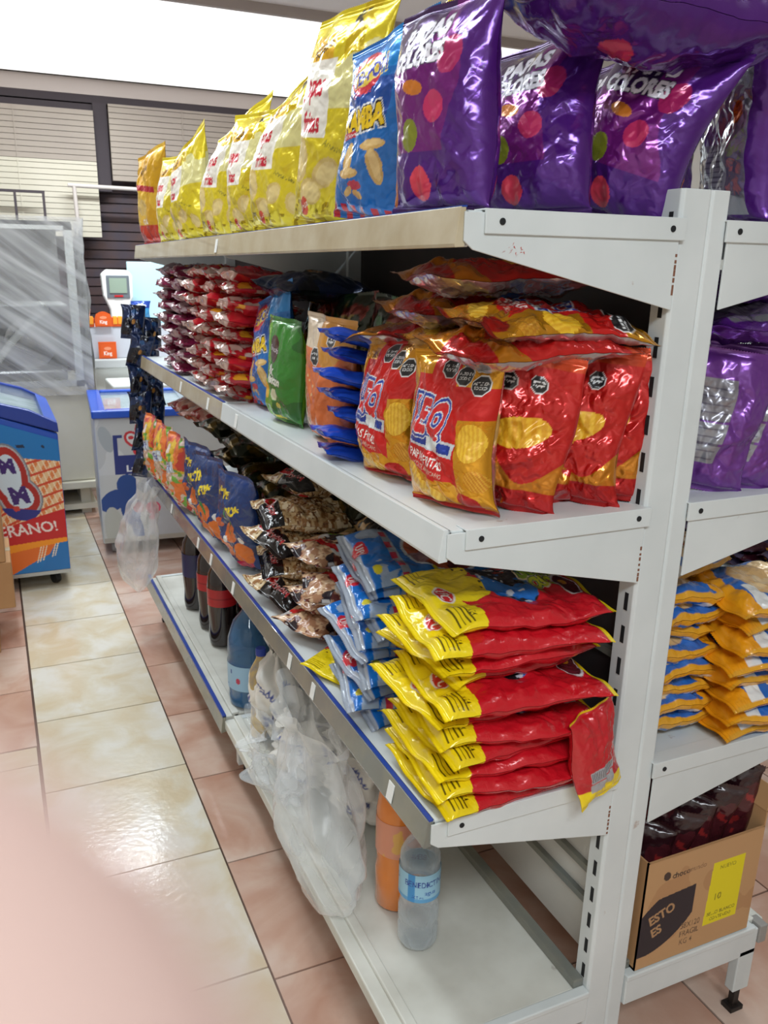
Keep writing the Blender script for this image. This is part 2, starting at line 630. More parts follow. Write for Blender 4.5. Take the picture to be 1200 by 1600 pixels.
def bag_mesh(name, W_, H_, T_, front, back=None, nu=56, nv=80, seed=1, crum=0.004, crimp=0.035, style='stand',
             bend=0.0, peak=0.0, side=0.0, twist=0.0, material='foil', nx=5, pleat=0.003, narrow=0.10, slump=0.0):
    u = np.linspace(-1, 1, nu)
    v = np.linspace(0, 1, nv)
    U, V = np.meshgrid(u, v)
    U, V = U.ravel(), V.ravel()
    s = np.clip((V - crimp) / (1 - 2 * crimp), 0, 1)
    if style == 'stand':
        prof = s ** 0.36 * (1 - s) ** 0.60
        prof /= 0.57
        xe, ce = 2.6, 0.55
    elif style == 'pillow':
        prof = (4 * s * (1 - s)) ** 0.45
        xe, ce = 2.4, 0.55
    else:
        prof = (4 * s * (1 - s)) ** 0.26
        xe, ce = 4.5, 0.5
    cross = (1 - np.abs(U) ** xe) ** ce
    th = T_ / 2 * prof * cross
    hw = W_ / 2 * (1 - narrow * prof)
    mask = np.minimum(1, prof * 1.4) * cross ** 0.7
    X01, Y01 = (U + 1) / 2, V
    ny = max(3, int(nx * H_ / W_))

    def dis(sd):
        d = crum * (facet(X01, Y01, nx, ny, sd) + 0.45 * facet(X01, Y01, nx * 2 + 1, ny * 2 + 1, sd + 9) + 0.2 * facet(X01, Y01, nx * 5 + 1, ny * 5 + 1, sd + 19))
        pl = pleat * np.sin(U * (9 + sd % 5) + sd + 2 * np.sin(U * 3)) * (np.exp(-s * 7) + np.exp(-(1 - s) * 6))
        return (d + pl) * mask

    rg = np.random.RandomState(seed)
    wob = rg.uniform(-1, 1, 4)
    edge = np.exp(-s * 18) + np.exp(-(1 - s) * 14)
    off = 0.004 * edge * (np.sin(U * 4 + wob[0] * 5) + 0.4 * np.sin(U * 9 + wob[1] * 5)) * min(1, W_ / 0.12)
    off = off + 0.003 * np.sin(V * 7 + wob[2] * 4) * np.abs(U) ** 2
    tooth = 0.0016 * (np.arange(nu) % 2)
    z = H_ * V
    z = z.reshape(nv, nu)
    z[0] -= tooth
    z[-1] += tooth
    z = z.ravel() + peak * U * V ** 3
    x = hw * U + side * V ** 2 + 0.006 * np.sin(V * 6 + wob[3] * 5) * (W_ / 0.17)
    cen = bend * V ** 2 + off + (0.55 if style == 'flat' else 0.25) * crum * facet(X01, Y01, 4, ny * 2, seed + 47) * np.clip(prof, 0, 1)
    ridge = 0.0005 * np.sin(V * H_ / 0.0035 * PI) * ((V < crimp) | (V > 1 - crimp))
    yf = cen - np.maximum(th + dis(seed), 0.0003) + ridge
    yb = cen + np.maximum(th + dis(seed + 31), 0.0003) + ridge
    if slump:
        z = z - slump * np.sin(PI * np.clip(V, 0, 1)) * U ** 2
    P = np.concatenate([np.stack([x, yf, z], 1), np.stack([x, yb, z], 1)])
    if twist:
        a = twist * P[:, 2] / H_
        c, n = np.cos(a), np.sin(a)
        P[:, 0], P[:, 1] = P[:, 0] * c - P[:, 1] * n, P[:, 0] * n + P[:, 1] * c
    F = np.concatenate([grid_faces(nu, nv), grid_faces(nu, nv, nu * nv, True)])
    me = quick_mesh(name, P, F, M[material])
    A = W_ / H_
    af = Art(X01 * A, Y01, A)
    front(af)
    ab = Art((1 - X01) * A, Y01, A)
    (back or front)(ab)
    set_ink(me, np.concatenate([af.c, ab.c]), np.concatenate([af.m, ab.m]), np.concatenate([af.r, ab.r]))
    return me


LAY = Matrix(((0, 0, 1), (-1, 0, 0), (0, -1, 0)))      # bag top towards +X, front up
LAYR = Matrix(((0, 0, -1), (1, 0, 0), (0, -1, 0)))     # bag top towards -X, front up
LAYY = Matrix(((1, 0, 0), (0, 0, 1), (0, -1, 0)))      # bag top towards +Y, front up


def put(name, me, label, cat, loc, rz=0.0, pitch=0.0, roll=0.0, group=None, base=None):
    o = bpy.data.objects.new(name, me)
    COL.objects.link(o)
    R = Matrix.Rotation(rz, 3, 'Z')
    if base is None:
        R = R @ Matrix.Rotation(roll, 3, 'Y') @ Matrix.Rotation(pitch, 3, 'X')
    else:
        R = R @ Matrix.Rotation(roll, 3, 'Y') @ Matrix.Rotation(pitch, 3, 'X') @ base
    o.matrix_world = Matrix.Translation(loc) @ R.to_4x4()
    return tag(o, label, cat, group)


def painted(name, P0, PX, PY, nu, nv, paint, parent=None, bulge=None, m='decal'):
    """flat printed sheet with corner P0, edge vectors PX and PY"""
    P0, PX, PY = Vector(P0), Vector(PX), Vector(PY)
    A = PX.length / PY.length
    U, V = np.meshgrid(np.linspace(0, 1, nu), np.linspace(0, 1, nv))
    U, V = U.ravel(), V.ravel()
    P = np.array(P0)[None] + U[:, None] * np.array(PX)[None] + V[:, None] * np.array(PY)[None]
    me = quick_mesh(name, P, grid_faces(nu, nv), M[m])
    a = Art(U * A, V, A)
    paint(a)
    set_ink(me, a.c, a.m, a.r)
    o = bpy.data.objects.new(name, me)
    COL.objects.link(o)
    if parent:
        o.parent = parent
    return o


ORD = ['topmost', 'second from top', 'third from top', 'fourth from top', 'fifth from top', 'sixth from top',
       'seventh from top', 'eighth from top', 'ninth from top', 'tenth from top', 'eleventh from top',
       'twelfth from top', 'thirteenth from top', 'lowest']


def ordn(i, n):
    return 'lowest' if i == n - 1 else ORD[i]
# ================================================================== ROOM
ZC = 2.40
X0, X1, Y0, Y1 = -2.4, 2.3, -2.6, 5.0
fl = MB()
fl.mat(0).box(X0, X1, Y0, Y1, -0.05, -0.004)


def tiles(mi, xa, xb, ya, yb, jy, py, g=0.0022):
    k0 = int(math.floor((ya - jy) / py)) - 1
    k = k0
    while jy + k * py < yb:
        a, b = max(ya, jy + k * py), min(yb, jy + (k + 1) * py)
        if b - a > 0.02:
            fl.mat(mi).box(xa + g, xb - g, a + g, b - g, -0.02, 0.0)
        k += 1


tiles(1, -0.779, -0.413, Y0, Y1, 0.046, 0.3803)
tiles(2, -0.413, -0.05, Y0, Y1, 0.393, 0.3566)
x = -0.05
while x < X1:
    tiles(2, x, min(x + 0.362, X1), Y0, Y1, 0.203, 0.3566)
    x += 0.362
tiles(1, -1.155, -0.784, Y0, 1.43, 0.954, 0.3803)
tiles(2, -1.145, -0.782, 1.434, Y1, 1.434, 0.3566)
x = -1.155
while x > X0:
    tiles(2, max(x - 0.362, X0), x, Y0, Y1, 0.30, 0.3566)
    x -= 0.362
struct(fl.build('floor', [M['grout'], M['tcream'], M['tpink']]), 'cream glazed tile strip between pink mottled tiles')

struct(MB().box(X0, X1, Y0, Y1, ZC, ZC + 0.08).build('ceiling', M['ceil']))
struct(MB().box(X0 - 0.1, X0, Y0, Y1, 0, ZC).build('wall_left', M['wallr']))
struct(MB().box(X1, X1 + 0.1, Y0, Y1, 0, ZC).build('wall_right', M['wallr']))
struct(MB().box(X0, X1, Y0 - 0.1, Y0, 0, ZC).build('wall_front', M['wallr']))
bw = MB()
z = 0.0
while z < 1.76:
    bw.box(X0, X1, 4.985, 5.0, z + 0.004, z + 0.052)
    z += 0.056
bw.box(X0, X1, 5.0, 5.1, 0, ZC)
struct(bw.build('wall_back', M['darkslat']))
struct(MB().box(X0, X1, 4.90, 4.999, 2.275, 2.362).build('trim_1', M['soffit']), 'grey soffit board under the bright ceiling')
struct(MB().box(X0, X1, 4.90, 4.999, 2.232, 2.274).box(X0, -0.065, 4.885, 4.93, 2.185, 2.222).box(-0.08, 0.0, 4.87, 4.93, 1.74, 2.231)  # the vertical strip stands in for the dark gap between shutters
       .build('trim_2', M['darkgap']), 'dark beams of the rolled shutters and a strip filling their dark gap')


def shutter(xa, xb, za, zb, m, label, y=4.83):
    b = MB()
    z = za
    while z < zb - 0.004:
        b.box(xa, xb, y, y + 0.014, z + 0.0015, min(z + 0.03, zb))
        z += 0.0315
    b.box(xa, xb, y + 0.014, y + 0.022, za, zb)
    n = max(1, int((xb - xa) / 0.42))
    for i in range(1, n):
        xx = xa + (xb - xa) * i / n
        b.box(xx - 0.003, xx + 0.003, y - 0.004, y, za, zb)
    return tag(b.build('slatted_shutter', m), label, 'shutter')


shutter(-2.3, -0.085, 1.90, 2.18, M['slatgrey'], 'taupe slatted shutter high on the left of the back wall')
shutter(-2.3, -0.085, 1.47, 1.899, M['slatcream'], 'cream slatted shutter below the taupe one, above the film covered case')
shutter(0.005, 2.2, 1.80, 2.225, M['slatgrey'], 'taupe slatted shutter right of the dark gap strip, behind the yellow chip bags')

p = MB().tube([(-0.27, 4.74, 1.755), (0.32, 4.74, 1.748)], 0.012)
p.tube([(-0.235, 4.74, 1.75), (-0.225, 4.74, 1.32)], 0.012)
tag(p.build('wall_pipe', M['pipe'], smooth=True), 'pale horizontal pipe with a branch running down over the cream shutter', 'pipe')
g = MB()
g.box(-1.3, -0.405, 4.70, 4.715, 1.70, 1.715)
for xx in (-1.28, -1.1, -0.92, -0.74, -0.575, -0.42):
    g.box(xx, xx + 0.014, 4.70, 4.715, 1.52, 1.70)
g.box(-1.3, -0.405, 4.70, 4.715, 1.505, 1.52)
tag(g.build('wire_rack', M['darkgap']), 'thin dark wire rack standing on top of the film covered case', 'rack')

# ceiling lights
cl = thing('ceiling_light', 'wide glaring white light panel across the ceiling at the back', 'ceiling light', (-0.1, 4.1, ZC))
MB().box(-2.2, 2.1, -0.94, 0.78, -0.035, -0.02).build('diffuser', M['diff'], cl)
MB().box(-2.22, 2.12, -0.965, -0.94, -0.04, 0).box(-2.22, 2.12, 0.78, 0.79, -0.035, 0).box(-2.2, 2.1, -0.94, 0.78, -0.02, 0).build('frame', M['soffit'], cl)
for i, (cx, cy, sx, sy, lb) in enumerate([(-0.75, 0.9, 0.2, 1.34, 'long tube light on the ceiling over the tiled aisle'),
                                          (-0.9, -1.6, 1.34, 0.54, 'square tube light on the ceiling near the entrance'),
                                          (-0.85, 2.45, 0.2, 1.04, 'added fill light on the ceiling over the far end of the tiled aisle'),  # housing of the added far aisle fill lamp
                                          (0.95, 0.5, 0.2, 1.34, 'long tube light on the ceiling over the right aisle')]):
    f = thing('tube_fixture', lb, 'ceiling light', (cx, cy, ZC))
    MB().box(-sx / 2, sx / 2, -sy / 2, sy / 2, -0.018, 0).build('housing', M['fixwhite'], f)

# ------------------------------------------------------------------ film-wrapped display case
dc = thing('display_case', 'large cream display case wrapped in cloudy plastic film at the end of the aisle', 'display case', (-1.2, 3.8, 0))
MB().box(-1.1, 0.86, 0, 0.75, 0.195, 0.70).build('base_cabinet', M['cream'], dc, bevel=0.008)
MB().box(-1.1, 0.88, -0.03, 0.78, 0.155, 0.194).build('plinth_board', M['cream'], dc, bevel=0.004)
MB().box(-1.1, 0.86, 0.02, 0.72, 0.03, 0.06).box(-1.05, -1.0, 0.05, 0.7, 0, 0.155).box(0.78, 0.83, 0.05, 0.7, 0, 0.155).build('stand', M['cream'], dc)
MB().box(-1.1, 0.82, 0.70, 0.72, 0.70, 1.50).box(-1.1, 0.84, 0.0, 0.72, 1.49, 1.51).build('back_panel', mat('case_back', (150, 148, 146), 0.6, noise=(112, 108, 104), nscale=4), dc)
f = MB()
for xx in (-1.1, -0.2, 0.805):
    f.box(xx, xx + 0.04, 0, 0.035, 0.70, 1.50)
f.box(-1.1, 0.845, 0, 0.03, 1.47, 1.51).box(-1.1, 0.845, 0, 0.03, 0.70, 0.73).box(-1.1, 0.8, 0.1, 0.6, 1.1, 1.108)
f.build('frame', M['white'], dc)


def film_sheet(name, P0, PX, PY, nu, nv, amp, seed, m, parent=None, depth=(0, -1, 0), diag=1.0):
    P0, PX, PY, D = [np.array(q, float) for q in (P0, PX, PY, depth)]
    U, V = np.meshgrid(np.linspace(0, 1, nu), np.linspace(0, 1, nv))
    U, V = U.ravel(), V.ravel()
    t = U * 1.0 + V * diag
    h = amp * (0.6 * facet(t * 0.9, V * 0.4, 9, 3, seed) + 0.5 * facet(t, U, 14, 4, seed + 3) + 0.5 * np.sin(V * 5 + seed) * np.sin(U * 4))
    P = P0 + U[:, None] * PX + V[:, None] * PY + (h + amp)[:, None] * D
    me = quick_mesh(name, P, grid_faces(nu, nv), m)
    o = bpy.data.objects.new(name, me)
    COL.objects.link(o)
    if parent:
        o.parent = parent
    return o


film_sheet('plastic_film', (-1.1, -0.012, 0.66), (1.99, 0, 0), (0, 0, 0.87), 140, 90, 0.018, 5, M['film_case'], dc, diag=0.9)
film_sheet('plastic_film', (0.885, -0.01, 0.66), (0.0, 0.7, 0), (0, 0, 0.87), 60, 60, 0.014, 8, M['film_case'], dc, depth=(1, 0, 0))

ms = thing('meat_slicer', 'grey meat slicer showing dimly behind the plastic film', 'slicer', (-0.62, 4.1, 0.70))
MB().box(-0.2, 0.2, -0.12, 0.15, 0, 0.07).build('body', M['chrome'], ms, bevel=0.015)
b = MB().lathe([(0.02, -0.012), (0.13, -0.01), (0.135, 0), (0.13, 0.01), (0.02, 0.012)], n=40)
o = b.build('blade', M['chrome'], ms, smooth=True, loc=(0.03, 0, 0.2))
o.rotation_euler = (PI / 2, 0.3, 0)
MB().tube([(-0.18, -0.1, 0.07), (-0.06, -0.1, 0.22), (0.08, -0.1, 0.36)], 0.02).build('arm', M['white'], ms, smooth=True)
MB().lathe([(0.01, 0), (0.04, 0.01), (0.045, 0.04), (0.02, 0.07), (0.005, 0.072)], (0.09, -0.1, 0.35)).build('knob', M['white'], ms, smooth=True)

# ------------------------------------------------------------------ counter behind the white freezer
ct = thing('sales_counter', 'pale stepped sales counter against the brown slatted wall', 'counter', (0.4, 4.3, 0))
MB().box(-0.66, 0.9, 0.0, 0.5, 0, 0.735).build('body', M['white'], ct, bevel=0.005)
MB().box(-0.68, 0.92, -0.03, 0.52, 0.735, 0.785).build('countertop', mat('counter_grey', (186, 188, 188), 0.4), ct, bevel=0.006)
MB().box(-0.67, 0.5, 0.04, 0.40, 0.786, 0.965).build('raised_box', mat('step_grey', (198, 200, 208), 0.5), ct, bevel=0.004)
MB().box(-0.60, 0.6, -0.38, -0.035, 0.60, 0.68).build('side_tray', M['white'], ct, bevel=0.01)

sc = thing('price_scale', 'white weighing scale head with a green grey display on the counter', 'scale', (-0.06, 4.5, 0.966))
b = MB()
b.prism([(-0.045, 0), (0.055, 0), (0.058, 0.10), (0.085, 0.16), (0.088, 0.285), (0.06, 0.315), (-0.06, 0.318), (-0.092, 0.29), (-0.085, 0.17), (-0.05, 0.09)], 'y', -0.03, 0.03)
b.build('head', M['white'], sc, bevel=0.008)
MB().box(-0.066, 0.066, -0.036, -0.029, 0.155, 0.285).build('display_frame', M['lcdframe'], sc, bevel=0.01)
MB().box(-0.05, 0.05, -0.040, -0.035, 0.185, 0.27).build('display', M['lcd'], sc)
MB().box(-0.025, 0.025, -0.040, -0.035, 0.163, 0.173).build('red_button', M['capred'], sc)


def king(a):
    a.fill((228, 92, 26), 0.0, 0.4)
    a.ell(0.5, 0.68, a.A * 0.24, 0.12, (240, 150, 110))
    a.text('King', 0.5, 0.33, 0.28, (250, 235, 225), sx=0.85, bold=0.03)


ob = mat('orange_card', (228, 92, 26), 0.45)
og = mat('amber_pack', (238, 160, 50), 0.3)
for (x, z, w, h, lb) in [(-0.175, 0.967, 0.095, 0.085, 'arched orange King card standing on top of the counter box'),
                         (-0.165, 0.787, 0.10, 0.095, 'square orange King card at the foot of the counter box')]:
    t = thing('promotion_card', lb, 'card', (x, 4.325 if z > 0.9 else 4.31, z))
    pts = [(-w / 2, 0), (w / 2, 0)]
    if z > 0.9:
        pts += [(w / 2 * math.cos(q), h * 0.5 + h * 0.5 * math.sin(q)) for q in np.linspace(0, PI, 12)]
    else:
        pts += [(w / 2, h), (-w / 2, h)]
    MB().prism(pts, 'y', 0, 0.01).build('card', ob, t)
    painted('print', (-w * 0.42, -0.002, h * 0.06), (w * 0.84, 0, 0), (0, 0, h * 0.8), 60, 50, king, t)
for i, x in enumerate((-0.27, -0.08)):
    t = thing('candy_carton', ['orange and amber candy carton left of the arched card', 'orange and amber candy carton right of the arched card'][i], 'carton', (x, 4.335, 0.967))
    MB().box(-0.045, 0.045, 0, 0.06, 0, 0.05).build('carton', ob, t, bevel=0.002)
    for k in range(3):
        MB().box(-0.04 + k * 0.028, -0.016 + k * 0.028, -0.004, 0.02, 0.012, 0.058).build('amber_packet', og, t, bevel=0.004)
tag(MB().box(0.02, 0.30, 4.62, 4.635, 0.967, 1.33).build('notice_board', mat('pale_blue_board', (186, 222, 228), 0.5), bevel=0.003),
    'pale blue board leaning upright behind the scale', 'board')


# ------------------------------------------------------------------ freezers
def la_mon(a):
    a.fill((206, 208, 206), 0.0, 0.35)
    a.blotch((192, 194, 192), 3, 0.62, 4)
    q = 1 / 205.0
    X = lambda p: (p - 160) / 180.0
    Y = lambda p: (860 - p) / 205.0
    a.ell(X(172), Y(688), 10 * q, 22 * q, (168, 174, 176), 0.3)
    a.rect(X(181), X(300), Y(747), Y(715), (38, 52, 120))
    a.rect(X(181), X(187), Y(747), Y(682), (38, 52, 120))
    a.rect(X(181), X(193), Y(687), Y(682), (38, 52, 120))
    a.text('La Montaña', X(231), Y(737), 10.5 * q, (232, 234, 236), bold=0.02, sx=1.15)
    a.ell(X(208), Y(690), 16 * q, 12 * q, (196, 48, 56), -0.7)
    a.ell(X(208), Y(690), 12 * q, 8 * q, (214, 214, 212), -0.7)
    a.ell(X(205), Y(687), 4.5 * q, 3 * q, (196, 48, 56))
    a.ell(X(220), Y(670), 15 * q, 10 * q, (196, 48, 56), 1.2)
    a.ell(X(220), Y(670), 11 * q, 6.5 * q, (214, 214, 212), 1.2)
    a.ell(X(214), Y(708), 9 * q, 9 * q, (206, 44, 54))
    a.put(a.y < Y(747), (200, 202, 198))
    for cx, cy, rx, ry, ro in ((196, 765, 17, 18, 0), (176, 790, 24, 16, 0.6), (198, 800, 16, 34, 0.1), (206, 838, 9, 26, 0.2), (240, 746, 8, 4, 0)):
        a.ell(X(cx), Y(cy), rx * q, ry * q, (30, 72, 140), ro)
    a.ell(X(176), Y(842), 16 * q, 42 * q, (190, 192, 182), 0.12)
    a.ell(X(234), Y(780), 30 * q, 30 * q, (186, 190, 194))
    a.ell(X(250), Y(835), 32 * q, 40 * q, (186, 190, 194))
    a.ell(X(240), Y(771), 6.5 * q, 6.5 * q, (206, 70, 104))
    a.ell(X(209), Y(804), 9 * q, 9 * q, (176, 50, 76))
    a.ell(X(229), Y(806), 12 * q, 11 * q, (212, 84, 112))
    a.ell(X(228), Y(822), 7 * q, 4 * q, (212, 84, 112))
    a.rect(0, 1, 0, 0.03, (176, 172, 160))


wf = thing('chest_freezer', 'white chest freezer with blue glass lid and La Montaña print beyond the gondola', 'freezer', (-0.40, 3.05, 0), -0.075)
MB().box(0, 0.95, 0, 0.70, 0.06, 0.655).build('body', mat('freezer_white', (202, 204, 200), 0.35), wf, bevel=0.006)
painted('front_print', (0.006, -0.002, 0.068), (0.6, 0, 0), (0, 0, 0.58), 220, 210, la_mon, wf)
MB().box(-0.008, 0.96, -0.015, 0.0, 0.65, 0.685).box(-0.008, 0.055, 0.0, 0.71, 0.65, 0.685).box(0.90, 0.96, 0, 0.71, 0.65, 0.685).box(0.055, 0.90, 0.66, 0.71, 0.65, 0.685).box(0.055, 0.90, 0.0, 0.05, 0.65, 0.685).build('lid_frame', M['blue'], wf, bevel=0.006)
gl = MB().box(0.056, 0.47, 0.051, 0.659, 0.667, 0.674).box(0.43, 0.899, 0.051, 0.659, 0.675, 0.682).build('glass_lid', M['glass'], wf)
MB().box(0.056, 0.899, 0.051, 0.659, 0.656, 0.660).build('goods_tray', M['inner'], wf)
for (x, y) in ((0.05, 0.06), (0.9, 0.06), (0.05, 0.65), (0.9, 0.65)):
    w = MB()
    w.lathe([(0.006, -0.012), (0.026, -0.012), (0.029, 0), (0.026, 0.012), (0.006, 0.012)], n=20)
    o = w.build('caster_wheel', mat('caster_grey', (150, 150, 150), 0.4), wf, smooth=True, loc=(x, y, 0.029))
    o.rotation_euler = (0, PI / 2, 0)
    MB().box(x - 0.02, x + 0.02, y - 0.02, y + 0.02, 0.05, 0.062).build('caster_plate', M['chrome'], wf)


def verano(a):
    a.fill((22, 116, 186), 0.0, 0.35)
    u, v = a.x / a.A, a.y
    Q = 0.36 / 115.0                       # one unit of the layout below, in panel widths
    R_ = 1 / 252.0
    X = lambda p: 0.64 + p * Q
    Y = lambda p: (920 - p) * R_
    px, py = (u - 0.64) / Q, 920 - v / R_
    k = (py > 722 - 0.12 * px) & (py < 860 - 0.25 * px)
    a.put(k, (230, 190, 142))
    a.put(k & (np.sin((px * 0.55 + py * 0.35) * 0.55) > 0.1), (222, 128, 70))
    a.put(k & (np.sin((px * 0.9 - py * 0.42) * 0.6) > 0.75), (242, 220, 190))
    a.put(k & (np.sin((px * 0.35 + py * 0.8) * 0.35) > 0.82), (208, 70, 40))

    def blob(d, col):
        e = np.minimum(((px - 12) / (40 + d)) ** 2 + ((py - 752) / (52 + d)) ** 2, ((px - 30) / (42 + d)) ** 2 + ((py - 785) / (36 + d)) ** 2)
        a.put(e < 1, col)
    blob(2, (120, 124, 134))
    blob(-1, (176, 178, 184))
    blob(-4, (168, 34, 30))
    blob(-16, (204, 220, 232))
    a.put((((px - 30) / 42) ** 2 + ((py - 792) / 34) ** 2 < 1) & (py > 806), (38, 44, 130))
    a.text('M', X(10), Y(735), 22 * R_, (60, 30, 110), rot=0.2, bold=0.06)
    a.text('M', X(28), Y(782), 26 * R_, (60, 30, 110), rot=0.25, bold=0.06)
    a.bar(X(20), Y(806), 0.035, 0.03, (200, 60, 50), 0.6)
    a.bar(X(20), Y(806), 0.035, 0.03, (200, 60, 50), 0.0)
    k = (py > 838 - 0.33 * px) & (py < 870 - 0.12 * px)
    a.put(k, (198, 26, 30))
    k = (py >= 870 - 0.12 * px) & (py < 883 - 0.16 * px)
    a.put(k, (246, 150, 24))
    k = (py >= 883 - 0.16 * px) & (py < 920 - 0.42 * px)
    a.put(k, (228, 108, 30))
    k = (py >= 883 - 0.16 * px)
    a.put(k & (px + (py - 880) * 0.7 > 82), (24, 112, 182))
    for w0 in (58, 63, 69, 86, 91):
        a.put((py >= 883 - 0.16 * px) & (py < 918 - 0.30 * px) & (abs(px + (py - 880) * 0.35 - w0) < 1.1), (244, 224, 190))
    a.text('VERANO!', X(28), Y(842), 19 * R_, (240, 225, 220), rot=0.16, bold=0.015, sx=0.95)
    a.bar(X(40), Y(697), 0.05, 0.02, (24, 40, 70), 0.3)
    a.ell(X(84), Y(688), 0.01, 0.012, (24, 40, 70))


vf = thing('ice_cream_freezer', 'blue ice cream freezer with slanted lid and red VERANO! print at the left edge', 'freezer', (-0.575, 2.71, 0))
b = MB()
prof = [(0, 0.075), (0, 0.655), (-0.22, 0.735), (-0.62, 0.76), (-0.62, 0.075)]
b.prism(prof, 'y', 0, 0.72)
b.build('body', M['blue'], vf, bevel=0.006)
P = quick_mesh('side_print', np.array([(-0.615 + 0.613 * u, -0.003, 0.08 + v * ((0.655 if u > 0.9999 else (0.655 + 0.08 * (1 - u) * 0.613 / 0.22 if (1 - u) * 0.613 < 0.22 else 0.735 + 0.025 * ((1 - u) * 0.613 - 0.22) / 0.4)) - 0.105)) for v in np.linspace(0, 1, 230) for u in np.linspace(0, 1, 200)]), grid_faces(200, 230), M['decal'])
a = Art(np.tile(np.linspace(0, 1, 200), 230), np.repeat(np.linspace(0, 1, 230), 200), 1.0)
verano(a)
set_ink(P, a.c, a.m, a.r)
o = bpy.data.objects.new('side_print', P)
COL.objects.link(o)
o.parent = vf
# lid: curved frame along the slant with glass
lp = [(0.004, 0.66), (0.002, 0.70), (-0.10, 0.755), (-0.22, 0.79), (-0.62, 0.82), (-0.62, 0.762), (-0.22, 0.737)]
MB().prism(lp, 'y', -0.006, 0.03).build('lid_end', M['navy'], vf, bevel=0.004)
MB().prism(lp, 'y', 0.69, 0.726).build('lid_end', M['navy'], vf, bevel=0.004)
MB().prism([(0.004, 0.66), (0.002, 0.70), (-0.045, 0.724), (-0.045, 0.68)], 'y', 0.03, 0.69).build('lid_rim', M['blue'], vf)
MB().prism([(-0.045, 0.715), (-0.10, 0.745), (-0.22, 0.782), (-0.62, 0.812), (-0.62, 0.806), (-0.22, 0.776), (-0.10, 0.739), (-0.045, 0.709)], 'y', 0.03, 0.69).build('glass_lid', M['glass'], vf)
MB().prism([(-0.045, 0.69), (-0.22, 0.745), (-0.61, 0.765), (-0.61, 0.76), (-0.22, 0.74), (-0.045, 0.685)], 'y', 0.031, 0.689).build('goods_tray', M['inner'], vf)
MB().box(-0.62, 0, -0.002, 0.72, 0.062, 0.078).build('bottom_trim', M['chrome'], vf)
for (x, y) in ((-0.06, 0.06), (-0.56, 0.06), (-0.06, 0.66), (-0.56, 0.66)):
    w = MB()
    w.lathe([(0.006, -0.012), (0.024, -0.012), (0.028, 0), (0.024, 0.012), (0.006, 0.012)], n=20)
    o = w.build('caster_wheel', M['black'], vf, smooth=True, loc=(x, y, 0.028))
    o.rotation_euler = (0, PI / 2, 0.5)
    MB().box(x - 0.018, x + 0.018, y - 0.018, y + 0.018, 0.045, 0.064).build('caster_bracket', M['black'], vf)

for i, (z0, z1, xr, lb) in enumerate([(0.0, 0.16, -0.865, 'brown cardboard box on the floor, lowest of the pile at the left edge'),
                                      (0.161, 0.33, -0.80, 'brown cardboard box in the middle of the pile at the left edge'),
                                      (0.331, 0.54, -0.815, 'brown cardboard box upper in the pile at the left edge'),
                                      (0.541, 0.70, -0.815, 'brown cardboard box on top of the pile at the left edge')]):
    t = thing('cardboard_box', lb, 'box', (xr - 0.2, 2.27, z0))
    MB().box(-0.2, 0.2, -0.15, 0.15, 0, z1 - z0).build('carton', M['card'], t, bevel=0.004)
    MB().box(-0.2005, 0.2005, -0.02, 0.02, z1 - z0, z1 - z0 + 0.001).build('tape', M['rail_tan'], t)

# ------------------------------------------------------------------ GONDOLA
GL = 2.20
gd = thing('gondola_shelf', 'white metal double sided shelf rack full of snacks, seen from its end post', 'shelf rack', (0, 0, 0))
SEC = [0.0, 1.075, GL]
PX0, PX1 = 0.0, 0.078
for i, y in enumerate(SEC):
    ya = y if i == 0 else y - 0.016
    b = MB()
    # folded upright: two slotted side strips and a creased face
    pr = [(PX0, ya + 0.034), (PX0, ya + 0.004), (PX0 + 0.004, ya), (PX0 + 0.044, ya), (PX0 + 0.047, ya + 0.003), (PX0 + 0.050, ya), (PX1 - 0.003, ya), (PX1, ya + 0.003), (PX1, ya + 0.034)]
    b.prism(pr, 'z', 0.0, 1.402)
    po = b.build('upright_post', M['shelf'], gd, bevel=0.0012)
    z = 0.20
    while z < 1.37:
        MB().box(PX0 - 0.0006, PX0 + 0.001, ya + 0.012, ya + 0.019, z, z + 0.026).build('slot', M['slot'], po)
        z += 0.05
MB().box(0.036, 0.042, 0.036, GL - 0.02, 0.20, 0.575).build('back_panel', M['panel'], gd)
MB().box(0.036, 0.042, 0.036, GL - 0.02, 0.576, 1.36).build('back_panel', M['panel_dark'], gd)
h = MB()
for z in (0.36, 0.30, 0.50, 0.75, 1.15):
    h.box(0.026, 0.036, 0.036, GL - 0.02, z, z + 0.012)
    h.box(0.042, 0.052, 0.036, GL - 0.02, z, z + 0.012)
h.build('back_rail', M['rail_grey'], gd)
SH = [(0.595, -0.307), (1.005, -0.303), (1.368, -0.300)]
